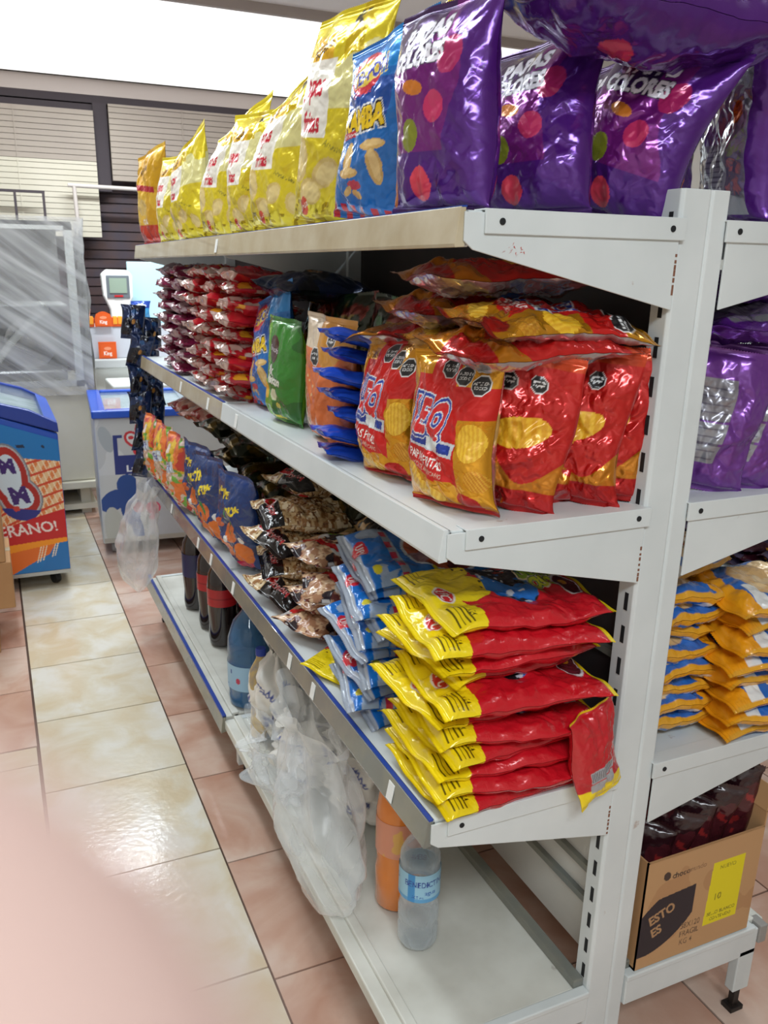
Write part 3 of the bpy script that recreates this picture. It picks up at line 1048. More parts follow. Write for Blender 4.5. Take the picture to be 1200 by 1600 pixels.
for si, (z, xf) in enumerate(SH):
    for sd in (-1, 1):
        for k in (0, 1):
            ya, yb = SEC[k] + 0.003, SEC[k + 1] - 0.018 if k else SEC[k + 1] - 0.018
            if sd == -1:
                xa, xb = xf + 0.004, 0.03
            else:
                xa, xb = 0.048, 0.078 - xf - 0.004
            d = MB().box(xa, xb, ya, yb, z - 0.012, z - 0.002)
            if sd == -1:
                d.box(xa, xa + 0.006, ya, yb, z - 0.040, z - 0.002)
            else:
                d.box(xb - 0.006, xb, ya, yb, z - 0.040, z - 0.002)
            d.build('shelf_deck', M['shelf'], gd, bevel=0.002)
        # brackets
        for k, y in enumerate(SEC):
            y0 = y if k == 0 else y - 0.012
            X = (lambda q: q) if sd == -1 else (lambda q: 0.078 - q)
            pts = [(X(0.0), z - 0.004), (X(xf), z - 0.004), (X(xf - 0.0), z - 0.034), (X(xf + 0.012), z - 0.043), (X(0.0), z - 0.108)]
            if sd == -1:
                pts = pts[::-1]
            br = MB().prism(pts, 'y', y0 - 0.003 if k == 0 else y0, y0 + 0.0 if k == 0 else y0 + 0.003)
            bo = br.build('bracket', M['shelf'], gd, bevel=0.0008)
            if k == 0:
                xa, xb = sorted((X(xf + 0.024), X(0.006)))
                MB().box(xa, xb, -0.0065, -0.003, z - 0.026, z - 0.001).box(xa, xb, -0.0065, 0.02, z - 0.002, z).build('bracket_strip', M['shelf'], bo, bevel=0.0008)
                for xx in (xf + 0.045, -0.015):
                    r = MB()
                    o_ = 0
                    r.lathe([(0.0038, 0), (0.0038, 0.001)], (X(xx), 0, 0), 12)
                    for q in range(o_, len(r.v)):
                        a_, b_, c_ = r.v[q]
                        r.v[q] = (a_, -0.0066 - c_, z - 0.013 + b_)
                    r.build('rivet', M['slot'], bo)
                if sd == -1:
                    q0 = z - 0.045 if si == 2 else z - 0.06
                    for q in range(7):
                        MB().box(-0.0035, -0.0005, -0.0034, -0.0029, q0 - q * 0.0075, q0 - q * 0.0075 + rnd.uniform(0.003, 0.0075)).build('rust_mark', M['rustb'], bo)
                if si == 2 and sd == -1:
                    st = MB()
                    for q in range(16):
                        a_ = rnd.uniform(0, 6.28)
                        cx, cz = xf + 0.068 + rnd.gauss(0, 0.008), z - 0.043 + rnd.gauss(0, 0.003)
                        st.add([(cx, -0.0034, cz), (cx + 0.004 * math.cos(a_), -0.0034, cz + 0.003 * math.sin(a_)), (cx + 0.0012, -0.0034, cz + 0.0012)], [(0, 1, 2)])
                    st.build('red_smear', M['rust'], bo)
# price rails along the front edges
RAIL = [(0, 0, 'rail_grey', 'rail_grey'), (1, 0, 'shelf', 'rail_tan'), (2, 0, 'rail_tan', 'rail_tan')]
for si, _, m0, m1 in RAIL:
    z, xf = SH[si]
    for k in (0, 1):
        ya, yb = SEC[k] + (0.0 if k == 0 else -0.014), SEC[k + 1] - 0.016
        m = (m0, m1)[k]
        b = MB().prism([(xf - 0.004, z + 0.001), (xf + 0.003, z + 0.001), (xf + 0.003, z - 0.040), (xf - 0.009, z - 0.041), (xf - 0.010, z - 0.037)], 'y', ya, yb)
        ro = b.build('price_rail', M[m], gd, bevel=0.0008)
        if m != 'shelf':
            MB().prism([(xf - 0.0025, z + 0.0022), (xf + 0.004, z + 0.0028), (xf + 0.004, z + 0.0005), (xf - 0.0025, z + 0.0003)], 'y', ya, yb).build('blue_edge', M['blue_line'], ro)
TAGS = {0: [0.10, 0.43, 0.56, 0.98, 1.20, 1.35, 1.72], 1: [0.92, 1.18, 1.5], 2: [1.05]}
for si, ys in TAGS.items():
    z, xf = SH[si]
    for y in ys:
        MB().prism([(xf - 0.0062, z - 0.006), (xf - 0.0115, z - 0.034), (xf - 0.0105, z - 0.034), (xf - 0.0052, z - 0.006)], 'y', y, y + 0.018).build('price_tag', M['tag'], gd)
# base deck
zb = 0.187
for sd in (-1, 1):
    X = (lambda q: q) if sd == -1 else (lambda q: 0.078 - q)

    def bx(m, x0, x1, *r):
        a_, b_ = sorted((X(x0), X(x1)))
        m.box(a_, b_, *r)
    for k in (0, 1):
        ya, yb = SEC[k] + 0.012, SEC[k + 1] - 0.004
        d = MB()
        bx(d, -0.300, -0.006, ya, yb, zb - 0.02, zb - 0.004)
        bx(d, -0.305, -0.285, ya, yb, zb - 0.03, zb)
        bx(d, -0.329, -0.303, ya, yb, zb - 0.034, zb - 0.008)
        d.build('base_deck', M['base'], gd, bevel=0.003)
        rl = MB()
        bx(rl, -0.02, 0.0, ya, yb, zb - 0.004, zb + 0.012)
        rl.build('rear_lip', M['rail_grey'], gd, bevel=0.002)
        if k == 1 and sd == -1:
            MB().prism([(-0.334, zb + 0.004), (-0.326, zb + 0.005), (-0.326, zb - 0.040), (-0.340, zb - 0.042)], 'y', ya - 0.02, yb).build('price_rail', M['rail_grey'], gd)
            MB().box(-0.335, -0.325, ya - 0.02, yb, zb + 0.002, zb + 0.008).build('blue_edge', M['blue_line'], gd)
    for k, y in enumerate(SEC):
        ya = y - 0.004 if k == 0 else y - 0.02
        e = MB()
        bx(e, -0.300, 0.0, ya, ya + 0.014, zb - 0.062, zb - 0.008)
        bx(e, -0.290, 0.0, ya - 0.002, ya + 0.016, zb - 0.012, zb - 0.001)
        bx(e, -0.300, -0.262, ya, ya + 0.02, 0.045, zb - 0.05)
        e.build('base_bracket', M['shelf'], gd, bevel=0.002)
        f = MB()
        bx(f, -0.284, -0.270, ya + 0.002, ya + 0.014, 0.008, 0.05)
        bx(f, -0.292, -0.262, ya - 0.004, ya + 0.02, 0.0, 0.01)
        f.build('levelling_foot', M['foot'], gd, bevel=0.001)
    if sd == 1:
        MB().box(X(-0.318), X(-0.30), -0.008, 0.02, zb - 0.04, zb - 0.002).build('end_cap', mat('cap_grey', (150, 148, 144), 0.5), gd, bevel=0.002) if False else MB().box(0.378, 0.396, -0.008, 0.02, zb - 0.04, zb - 0.002).build('end_cap', mat('cap_grey', (150, 148, 144), 0.5), gd, bevel=0.002)

# second rack across the right aisle
rg2 = thing('gondola_shelf', 'white shelf rack across the right hand aisle holding dark packets', 'shelf rack', (1.2, -0.3, 0))
MB().box(0.32, 0.36, 0, 2.6, 0, 1.5).build('back_panel', M['panel'], rg2)
for z in (0.14, 0.44, 0.80, 1.15):
    MB().box(0.0, 0.32, 0, 2.6, z - 0.012, z).box(0.0, 0.012, 0, 2.6, z - 0.045, z).build('shelf_deck', M['shelf'], rg2, bevel=0.002)
for y in (0, 0.86, 1.73, 2.58):
    MB().box(0.29, 0.319, y, y + 0.03, 0, 1.5).build('upright_post', M['shelf'], rg2)
MB().box(0.03, 0.3, 0, 2.6, 0, 0.10).build('kick_board', M['skirt'], rg2)
#@@GOODS
# ================================================================== PRINTED BAGS
def purple(seed):
    def f(a):
        a.fill((84, 30, 128), 0.45, 0.22)
        k = (a.x / a.A < 0.55 + 0.35 * vnoise(a.x, a.y, 3, seed)) & (a.y > 0.30)
        a.put(k, (120, 32, 124))
        a.put((a.x / a.A < 0.5) & (a.y > 0.70), (70, 40, 92))
        a.ell(0.30, 0.38, 0.062, 0.080, (128, 134, 38), m=0.2)
        a.ell(0.42, 0.15, 0.068, 0.085, (216, 62, 84), 0.3, m=0.2)
        a.ell(0.58, 0.50, 0.070, 0.075, (196, 50, 100), m=0.2)
        a.ell(0.70, 0.72, 0.075, 0.085, (170, 38, 96), m=0.2)
        a.ell(0.36, 0.60, 0.075, 0.035, (206, 120, 40), -0.2, m=0.2)
        a.ell(0.06, 0.36, 0.035, 0.075, (120, 128, 36), m=0.2)
        a.ell(0.05, 0.13, 0.03, 0.09, (206, 116, 36), m=0.2)
        a.text('PAPAS', 0.40, 0.86, 0.085, (226, 222, 232), rot=0.10, sx=0.85, bold=0.05, out=[((40, 36, 52), 0.05)], m=0.05, r=0.35)
        a.text('COLORES', 0.36, 0.745, 0.085, (226, 222, 232), rot=0.05, sx=0.72, bold=0.05, out=[((40, 36, 52), 0.05)], m=0.05, r=0.35)
        a.rect(0, 1, 0, 0.03, (70, 26, 110))
    return f


def purple_back(a):
    a.fill((92, 34, 136), 0.45, 0.22)
    a.rect(0.12, 0.88, 0.06, 0.90, (196, 196, 200), 0.85, 0.2)
    a.rect(0.30, 0.70, 0.16, 0.44, (150, 148, 156), 0.2, 0.3)
    for i in range(9):
        a.rect(0.33, 0.66, 0.18 + i * 0.028, 0.188 + i * 0.028, (96, 92, 104))
    a.ell(0.2, 0.8, 0.05, 0.05, (140, 146, 44))
    a.ell(0.75, 0.6, 0.04, 0.06, (216, 120, 40))


def yellow(logo=True):
    def f(a):
        a.fill((226, 204, 40), 0.35, 0.25)
        a.put((a.y > 0.55) & (a.y < 0.78 + 0.05 * np.sin(a.x * 18)), (224, 216, 150), 0.2)
        a.blotch((206, 176, 20), 5, 0.60, 5, mask=a.y > 0.78)
        a.text('K', 0.62, 0.94, 0.06, (60, 56, 50), bold=0.05)
        a.rect(0.08, 0.44, 0.77, 0.89, (228, 176, 40))
        a.text('Krunis', 0.27, 0.83, 0.055, (60, 44, 30), rot=0.45, sx=0.6, bold=0.03, out=[((236, 178, 36), 0.06)])
        a.rect(0.04, 0.50, 0.42, 0.77, (232, 226, 214), 0.05, 0.3)
        a.text('papas', 0.26, 0.66, 0.105, (196, 26, 52), sx=0.46, bold=0.035, shear=0.08)
        a.text('fritas', 0.28, 0.49, 0.095, (196, 26, 52), sx=0.48, bold=0.03, shear=0.05)
        a.text('Artesanales', 0.70, 0.37, 0.03, (150, 140, 40), rot=-0.3)
        for cx, cy, rx, ry, ro in ((0.14, 0.32, 0.075, 0.11, 0.2), (0.55, 0.26, 0.09, 0.065, 0.5), (0.36, 0.17, 0.08, 0.06, -0.4), (0.82, 0.20, 0.05, 0.07, 0.1)):
            a.ell(cx, cy, rx, ry, (214, 186, 112), ro, m=0.15)
            a.ell(cx + 0.02, cy, rx * 0.75, ry * 0.75, (224, 200, 136), ro, m=0.15)
        a.blotch((176, 150, 10), 22, 0.58, 9, m=0.7, r=0.2, mask=a.y < 0.13)
        a.ell(0.30, 0.10, 0.030, 0.045, (206, 70, 40))
        a.text('Cruz', 0.30, 0.10, 0.026, (240, 220, 200), rot=0.6)
    return f


def goldy(a):
    a.fill((212, 160, 30), 0.45, 0.25)
    a.blotch((232, 186, 60), 4, 0.55, 3)
    a.text('Krunis', 0.4, 0.80, 0.07, (90, 56, 20), rot=0.4, sx=0.6, bold=0.04)
    a.bar(0.5, 0.60, a.A * 0.7, 0.06, (180, 36, 50), -0.15)
    a.ell(0.45, 0.4, 0.10, 0.08, (224, 190, 110), 0.4)
    a.rect(0, 1, 0, 0.22, (196, 60, 40))
    a.text('Gilla', 0.5, 0.25, 0.05, (240, 225, 215), bold=0.03)


def ramba(a):
    a.fill((26, 110, 190), 0.25, 0.22)
    a.put((a.y > 0.80) & (a.x / a.A > 0.45), (30, 136, 214))
    a.put((a.y > 0.57) & (a.y < 0.76) & (a.x / a.A < 0.70), (24, 76, 160))
    a.ell(0.32, 0.80, 0.13, 0.115, (204, 48, 62))
    a.ell(0.32, 0.80, 0.09, 0.075, (226, 196, 70))
    a.text('TEI-POH', 0.36, 0.80, 0.085, (60, 66, 170), rot=0.25, sx=0.62, bold=0.04, out=[((238, 220, 120), 0.06)])
    a.text('CHIFLES', 0.33, 0.69, 0.03, (230, 60, 70), rot=0.25)
    a.text('RAMBA', 0.40, 0.55, 0.105, (246, 206, 30), rot=0.18, sx=0.72, bold=0.055, out=[((225, 228, 232), 0.13), ((36, 28, 20), 0.06)])
    a.bar(0.22, 0.46, 0.14, 0.035, (206, 48, 62), 0.2)
    a.text('Maní Natural', 0.22, 0.46, 0.02, (245, 225, 225), 0.2)
    for cx, cy, w, h, ro in ((0.62, 0.42, 0.16, 0.05, 0.1), (0.30, 0.33, 0.06, 0.18, 0.15), (0.70, 0.31, 0.06, 0.20, 0.5), (0.34, 0.26, 0.15, 0.05, 0.1)):
        a.ell(cx, cy, w / 2 + 0.02, h / 2 + 0.005, (206, 166, 96), ro, m=0.05)
        a.ell(cx, cy + 0.008, w / 2, h / 2 - 0.008, (226, 192, 128), ro, m=0.05)
    a.ell(0.45, 0.20, 0.06, 0.025, (190, 60, 80))
    a.ell(0.35, 0.16, 0.05, 0.022, (220, 180, 110), 0.5)
    a.ell(0.50, 0.15, 0.05, 0.02, (214, 170, 100), -0.3)
    a.put((a.y < 0.085) & (np.sin(a.x * 60) > 0.2), (196, 36, 50))


def foilback(c=(190, 190, 196)):
    def f(a):
        a.fill(c, 0.8, 0.22)
        a.rect(0.25, 0.75, 0.15, 0.8, (200, 200, 204), 0.3, 0.35)
        for i in range(16):
            a.rect(0.29, 0.70, 0.18 + i * 0.036, 0.19 + i * 0.036, (120, 118, 124))
        a.rect(0.3, 0.7, 0.55, 0.66, (60, 110, 180))
    return f


def jeq(a):
    a.fill((208, 28, 26), 0.4, 0.2)
    u, v = a.x / a.A, a.y
    gold, amb = (228, 160, 30), (210, 132, 24)
    a.put((u < 0.12) | ((u > 0.74) & (v < 0.60)) | ((u < 0.3) & (v > 0.86)) | ((u > 0.62) & (v > 0.80)), gold, 0.75, 0.18)
    a.put((v < 0.26 - 0.30 * (u - 0.25)) & (u < 0.62), gold, 0.75, 0.18)
    a.put((v < 0.20) & (u >= 0.50) & (v < 0.5 - 0.45 * u), gold, 0.75, 0.18)
    a.chip(0.22, 0.19, 0.115, 0.055, -0.9, (226, 170, 40), (240, 196, 70))
    a.chip(0.40, 0.11, 0.10, 0.05, -0.5, (226, 170, 40), (240, 196, 70))
    a.chip(0.87, 0.46, 0.085, 0.12, 0.1, (222, 166, 30), (236, 190, 50))
    a.chip(0.92, 0.22, 0.06, 0.07, 0.4, (206, 132, 24), (226, 168, 50), m=0.5)
    a.ell(0.78, 0.08, 0.09, 0.06, (198, 28, 24))
    for i, (cx, cy) in enumerate(((0.50, 0.905), (0.68, 0.865), (0.86, 0.815))):
        a.octa(cx, cy, 0.062)
    # lettering over a white and blue wave
    a.bar(0.42, 0.435, a.A * 0.62, 0.095, (215, 220, 228), -0.16)
    a.bar(0.42, 0.435, a.A * 0.56, 0.060, (32, 60, 160), -0.16)
    a.text('J.E.Q', 0.36, 0.60, 0.20, (208, 30, 34), rot=-0.12, sx=0.60, bold=0.05, shear=0.2, m=0.1, r=0.3,
           out=[((214, 220, 228), 0.13), ((36, 66, 165), 0.10), ((226, 228, 232), 0.03)])
    a.bar(0.48, 0.425, 0.13, 0.075, (216, 222, 222), -0.25, 0.0, 0.5)
    a.text('PAPAS FRITAS', 0.38, 0.325, 0.060, (238, 236, 232), rot=-0.22, sx=0.62, bold=0.015, m=0.05)
    a.text('CORTE AMERICANO', 0.40, 0.255, 0.030, (226, 190, 170), rot=-0.22, sx=0.72, bold=0.01)
    a.rect(0, 1, 0, 0.025, (190, 30, 30))


def jeq_side(a):
    a.fill((196, 28, 26), 0.4, 0.22)
    u, v = a.x / a.A, a.y
    a.put((v < 0.30 + 0.1 * np.sin(u * 7)), (206, 128, 24), 0.65, 0.2)
    a.chip(0.5, 0.52, 0.22, 0.10, 0.2, (222, 160, 28), (238, 186, 50))
    a.octa(0.35, 0.82, 0.055)
    a.octa(0.62, 0.82, 0.055)
    a.put((v < 0.16) & (u > 0.4), (190, 26, 26))
    a.put((v > 0.93), (206, 70, 30), 0.5)
    return a


def orangebag(a):
    a.fill((222, 110, 40), 0.15, 0.25)
    a.put((a.y > 0.72 + 0.1 * np.sin(a.x * 9)), (214, 150, 60), 0.3)
    a.put((a.y > 0.75) & (a.x / a.A < 0.45), (226, 206, 180))
    a.octa(0.42, 0.70, 0.07)
    a.octa(0.70, 0.84, 0.06)
    a.ell(0.10, 0.22, 0.09, 0.20, (112, 72, 44), 0.1, 0.0, 0.5)
    a.ell(0.16, 0.22, 0.02, 0.19, (235, 215, 190), 0.1)
    a.text('x 40', 0.38, 0.12, 0.04, (240, 225, 210), rot=-0.2, bold=0.01)
    for i in range(6):
        a.ell(0.3 + 0.1 * math.sin(i * 2.4), 0.36 + i * 0.035, 0.014, 0.012, (232, 190, 130))


def bluepack(a):
    a.fill((32, 74, 186), 0.15, 0.3)
    a.rect(0, 1, 0.55, 1, (186, 190, 198), 0.3, 0.3)
    a.ell(0.5, 0.85, 0.08, 0.05, (80, 84, 96))


def mixmex(a):
    a.fill((52, 128, 40), 0.2, 0.25)
    a.put(a.x / a.A < 0.5 - 0.3 * a.y, (110, 170, 40))
    a.blotch((38, 100, 34), 5, 0.62, 2)
    a.ell(0.42, 0.72, 0.10, 0.13, (70, 36, 30), 0.2, 0.1)
    a.text('Evercris', 0.42, 0.72, 0.05, (200, 195, 200), rot=-0.1, sx=0.8, bold=0.02)
    a.text('Mix', 0.38, 0.53, 0.085, (238, 240, 228), rot=-0.1, bold=0.04, sx=0.8, out=[((30, 60, 24), 0.05)])
    a.text('Mexicano', 0.50, 0.44, 0.085, (238, 240, 228), rot=-0.1, bold=0.04, sx=0.58, out=[((30, 60, 24), 0.05)])
    a.ell(0.18, 0.32, 0.10, 0.09, (236, 170, 36), 0.3)
    a.ell(0.26, 0.28, 0.05, 0.05, (244, 196, 60), 0.3)
    a.ell(0.50, 0.29, 0.07, 0.06, (226, 232, 200), 0.3)
    a.ell(0.60, 0.19, 0.05, 0.03, (206, 190, 60))
    a.rect(0.3, 0.7, 0.05, 0.08, (216, 200, 40))


def darkfoil(a):
    a.fill((40, 46, 30), 0.6, 0.25)
    a.blotch((122, 98, 30), 7, 0.56, 4, 0.7)
    a.blotch((40, 84, 40), 5, 0.60, 8)
    a.blotch((120, 40, 30), 8, 0.66, 12)


def redcandy(c, w, s):
    def f(a):
        a.fill(c, 0.15, 0.22)
        a.blotch(w, 3.2, 0.50, s, 0.2, 0.22)
        a.blotch((228, 160, 40), 4, 0.70, s + 3)
        a.put((a.y < 0.10), tuple(int(q * 0.8 + 40) for q in w))
        a.put((a.y > 0.92), w)
        a.blotch(c, 9, 0.60, s + 5)
    return f


def lipo(a):
    a.fill((198, 22, 36), 0.08, 0.24)
    u, v = a.x / a.A, a.y
    yl = (240, 212, 22)
    a.put(v < 0.20 + 0.012 * np.sin(u * 9), yl, 0.05)
    a.put((((u - 0.12) / 0.22) ** 2 + ((v - 0.25) / 0.14) ** 2 < 1) | (((u - 0.48) / 0.2) ** 2 + ((v - 0.27) / 0.12) ** 2 < 1), yl, 0.05)
    for i, (cx, cy) in enumerate(((0.10, 0.33), (0.17, 0.36), (0.05, 0.37), (0.48, 0.36), (0.54, 0.35), (0.42, 0.37))):
        a.ell(cx, cy, 0.012, 0.008, (60, 50, 20))
    # window on blue and black wrapped sweets
    k = (((u - 0.42) / 0.34) ** 2 + ((v - 0.50) / 0.19) ** 2 < 1) & (v > 0.38)
    a.put(k, (40, 34, 40), 0.1, 0.2)
    a.blotch((36, 112, 196), 9, 0.52, 11, mask=k)
    a.blotch((196, 70, 50), 12, 0.66, 15, mask=k)
    a.blotch((206, 214, 226), 20, 0.70, 18, mask=k)
    # oval crest
    a.ell(0.53, 0.125, 0.092, 0.058, (236, 228, 222), -0.15)
    a.ell(0.53, 0.125, 0.080, 0.047, (202, 34, 44), -0.15)
    a.text('UPC', 0.53, 0.125, 0.058, (240, 232, 228), rot=-0.15, sx=0.8, bold=0.01, shear=0.2)
    for j in range(4):
        a.rect(0.03, 0.25, 0.055 + j * 0.026, 0.062 + j * 0.026, (110, 92, 10))
        a.rect(0.74, 0.97, 0.055 + j * 0.026, 0.064 + j * 0.026, (96, 80, 10))
    a.text('x 24', 0.87, 0.16, 0.03, (70, 60, 10), sx=0.8)
    a.text('SUR', 0.30, 0.76, 0.11, (150, 190, 60), rot=PI / 2, sx=0.8, bold=0.05, out=[((236, 226, 180), 0.09), ((24, 90, 90), 0.05)])
    a.text('OSOS', 0.46, 0.78, 0.095, (210, 220, 60), rot=PI / 2, sx=0.6, bold=0.05, out=[((236, 226, 180), 0.09), ((24, 90, 90), 0.05)])
    k = ((u - 0.55) / 0.16) ** 2 + ((v - 0.89) / 0.06) ** 2
    a.put(k < 1.35, (226, 220, 222))
    a.put(k < 1, (92, 30, 40))
    a.ell(0.5, 0.89, 0.03, 0.025, (226, 160, 40))
    a.put(v > 0.975, yl)


def lipo_back(a):
    a.fill((188, 22, 34), 0.08, 0.26)
    a.put(a.y < 0.20, (240, 212, 22))
    a.put(a.y > 0.975, (240, 212, 22))
    a.rect(0.2, 0.8, 0.30, 0.42, (170, 172, 176))
    for j in range(18):
        a.rect(0.22 + j * 0.032, 0.235 + j * 0.032, 0.31, 0.41, (90, 90, 96))


def bluecandy(a):
    a.fill((20, 112, 200), 0.08, 0.2)
    u, v = a.x / a.A, a.y
    a.put(v < 0.05, (176, 184, 196), 0.1, 0.2)
    a.blotch((160, 176, 200), 6, 0.66, 3, mask=(v < 0.30))
    a.blotch((150, 170, 196), 5, 0.68, 13, mask=(u < 0.12) | (u > 0.88))
    k = (((u - 0.55) / 0.36) ** 2 + ((v - 0.62) / 0.24) ** 2 < 1)
    a.put((((u - 0.55) / 0.39) ** 2 + ((v - 0.62) / 0.26) ** 2 < 1), (206, 214, 224))
    a.put(k, (110, 40, 40), 0.05, 0.2)
    a.blotch((186, 84, 44), 9, 0.52, 21, mask=k)
    a.blotch((150, 110, 120), 7, 0.62, 25, mask=k)
    a.put((v > 0.26) & (v < 0.32) & (u > 0.1), (170, 184, 204), 0.2)
    a.put((v > 0.26) & (v < 0.31) & (np.sin(u * 34) > 0) & (u > 0.15), (206, 50, 80))
    a.ell(0.4, 0.085, 0.085, 0.05, (206, 34, 50))
    a.text('UPC', 0.4, 0.085, 0.05, (240, 232, 228), sx=0.8)
    a.ell(0.80, 0.11, 0.05, 0.03, (226, 210, 40))
    a.ell(0.9, 0.5, 0.03, 0.02, (226, 210, 40))


def popcorn(a):
    a.fill((196, 164, 118), 0.0, 0.2)
    a.blotch((156, 110, 66), 26, 0.54, 3)
    a.blotch((232, 214, 180), 24, 0.56, 7)
    a.blotch((112, 70, 40), 30, 0.68, 9)
    a.rect(0.35, 1, 0.0, 0.20, (22, 18, 20), 0.1, 0.2)
    a.rect(0, 1, 0.88, 1.0, (26, 20, 22), 0.1, 0.15)
    a.ell(0.3, 0.16, 0.13, 0.065, (224, 226, 226))
    a.ell(0.3, 0.16, 0.12, 0.055, (196, 24, 34))
    a.ell(0.3, 0.16, 0.04, 0.025, (120, 60, 20))
    a.text('POPCORN', 0.62, 0.12, 0.05, (206, 60, 66), sx=0.8, bold=0.03, out=[((226, 220, 220), 0.03)])


def blackbag(a):
    a.fill((24, 18, 20), 0.1, 0.18)
    a.text('POPCORN', 0.5, 0.55, 0.12, (190, 40, 50), rot=PI / 2, sx=0.7, bold=0.03)
    a.rect(0.75, 0.78, 0.2, 0.8, (190, 190, 190))
    a.text('CC', 0.25, 0.5, 0.12, (214, 60, 66), rot=0.3, bold=0.03)
    a.blotch((186, 150, 100), 9, 0.70, 6)


def nuts(a):
    a.fill((176, 128, 96), 0.0, 0.25)
    a.blotch((216, 180, 144), 22, 0.50, 4)
    a.blotch((100, 48, 40), 20, 0.64, 8)
    a.blotch((44, 34, 40), 6, 0.64, 12)
    a.bar(0.5, 0.3, a.A * 0.9, 0.10, (190, 26, 34), 0.3)
    a.bar(0.35, 0.55, a.A * 0.9, 0.035, (126, 186, 44), 0.7)
    a.blotch((210, 206, 204), 10, 0.72, 16)


def kids(a):
    a.fill((18, 52, 112), 0.1, 0.2)
    a.blotch((34, 44, 84), 4, 0.62, 2)
    a.ell(0.30, 0.24, 0.11, 0.12, (222, 116, 40), 0.2)
    a.ell(0.55, 0.44, 0.10, 0.10, (216, 108, 38), -0.4)
    a.ell(0.78, 0.25, 0.10, 0.12, (222, 116, 40), 0.5)
    a.ell(0.24, 0.50, 0.06, 0.05, (206, 92, 34))
    a.ell(0.42, 0.36, 0.03, 0.035, (228, 230, 230))
    a.ell(0.80, 0.40, 0.03, 0.04, (228, 230, 230))
    a.text('פלוף', 0.3, 0.80, 0.10, (240, 214, 40), bold=0.05, rot=0.2, out=[((20, 40, 90), 0.05)])
    a.text('חטיף', 0.66, 0.70, 0.09, (240, 214, 40), bold=0.05, rot=0.2, sx=0.8)
    a.rect(0.55, 0.9, 0.10, 0.17, (196, 40, 70))
    a.text('הטירה', 0.5, 0.06, 0.05, (220, 224, 228))
    a.bar(0.50, 0.55, 0.03, 0.28, (50, 130, 70), 0.3)


def gummy(a):
    a.fill((214, 190, 170), 0.0, 0.2)
    a.put(a.y > 0.55, (226, 186, 44), 0.1)
    a.blotch((196, 60, 50), 6, 0.60, 2)
    a.blotch((230, 120, 50), 7, 0.60, 5)
    a.blotch((110, 170, 60), 8, 0.66, 8)
    a.blotch((232, 214, 206), 6, 0.62, 14)
    a.bar(0.5, 0.60, a.A * 0.6, 0.14, (206, 220, 232), 0.2)
    a.text('Fritas', 0.5, 0.60, 0.08, (70, 60, 150), rot=0.2, bold=0.02, sx=0.8)


def pinky(a):
    a.fill((216, 150, 138), 0.0, 0.25)
    a.blotch((224, 176, 160), 5, 0.52, 3)
    a.blotch((176, 50, 50), 6, 0.66, 7)
    a.blotch((70, 64, 90), 5, 0.70, 11)


def darkblue(a):
    a.fill((26, 44, 84), 0.35, 0.2)
    a.blotch((20, 22, 34), 4, 0.50, 3)
    a.ell(0.5, 0.5, 0.06, 0.08, (186, 130, 60))
    a.ell(0.5, 0.8, 0.08, 0.06, (36, 80, 130))


def pasta(a):
    a.fill((44, 104, 186), 0.05, 0.25)
    u, v = a.x / a.A, a.y
    k = ((u - 0.5) / 0.40) ** 2 + ((v - 0.68) / 0.42) ** 2 < 1
    a.put(k, (218, 176, 120))
    a.blotch((230, 198, 150), 8, 0.55, 2, mask=k)
    a.ell(0.7, 0.72, 0.08, 0.05, (80, 140, 70))
    a.ell(0.45, 0.82, 0.06, 0.04, (90, 150, 80), 0.5)
    a.ell(0.62, 0.60, 0.05, 0.03, (200, 50, 40), 0.5)
    a.put((v < 0.19 + 0.03 * np.sin(u * 8)), (232, 156, 24))
    a.put((v > 0.22) & (v < 0.34) & (u > 0.65), (226, 226, 224))
    a.put(v > 0.93, (232, 156, 24))
    a.put((u < 0.03) | (u > 0.97), (222, 160, 40))


def brownbag(a):
    a.fill((74, 28, 34), 0.1, 0.22)
    a.blotch((44, 18, 24), 5, 0.52, 3)
    a.blotch((140, 40, 40), 12, 0.72, 7)


def skyblue(a):
    a.fill((60, 140, 190), 0.2, 0.25)
    a.put(a.y > 0.7, (34, 70, 160))
    a.ell(0.5, 0.8, a.A * 0.3, 0.08, (230, 232, 236))
    a.rect(0, 1, 0, 0.2, (210, 214, 220))


# ================================================================== TOP SHELF
ZT = 1.370
N = -PI / 2
pm = [bag_mesh('purple_bag', 0.165, 0.238, 0.088, purple(s), purple_back, 130, 190, s, 0.0055, peak=0.01, bend=bd, pleat=0.004, nx=4)
      for s, bd in ((3, 0.02), (8, 0.05), (14, 0.03))]
for i, (x, y, rz, pt, rl, mi, lb) in enumerate([
    (-0.245, 0.155, N + 0.36, 0.04, 0.02, 0, 'purple chip bag at the shelf front edge, PAPAS COLORES in full view'),
    (-0.130, 0.130, N + 0.45, 0.03, -0.02, 1, 'darker purple dotted chip bag standing second back from the shelf front edge'),
    (-0.022, 0.110, N + 0.50, 0.02, 0.34, 2, 'purple dotted chip bag leaning right above the end post'),
    (0.100, 0.150, N + 2.55, 0.02, 0.20, 0, 'purple chip bag behind the post top with silver back panel showing'),
    (0.225, 0.130, N + 2.9, 0.02, -0.03, 1, 'purple chip bag standing right of the post, half outside the frame'),
    (0.33, 0.12, N + 0.1, 0.02, 0.05, 2, 'purple chip bag furthest right on the top shelf'),
    (-0.04, 0.27, N + 0.4, 0.02, 0.0, 0, 'purple chip bag in the second row showing in the gap beside the leaning one'),
    (0.10, 0.30, N + 0.4, 0.02, 0.0, 1, 'purple chip bag in the second row behind the post top'),
    (-0.13, 0.31, N + 0.4, 0.02, 0.0, 2, 'purple chip bag in the second row behind the lettered one'),
]):
    o = put('chip_bag', pm[mi], lb, 'chip bag', (x, y, ZT), rz, pt, rl, 'purple chip bags on the top shelf')
    if -0.2 < x < 0:
        o.scale = (1, 1, 0.88)
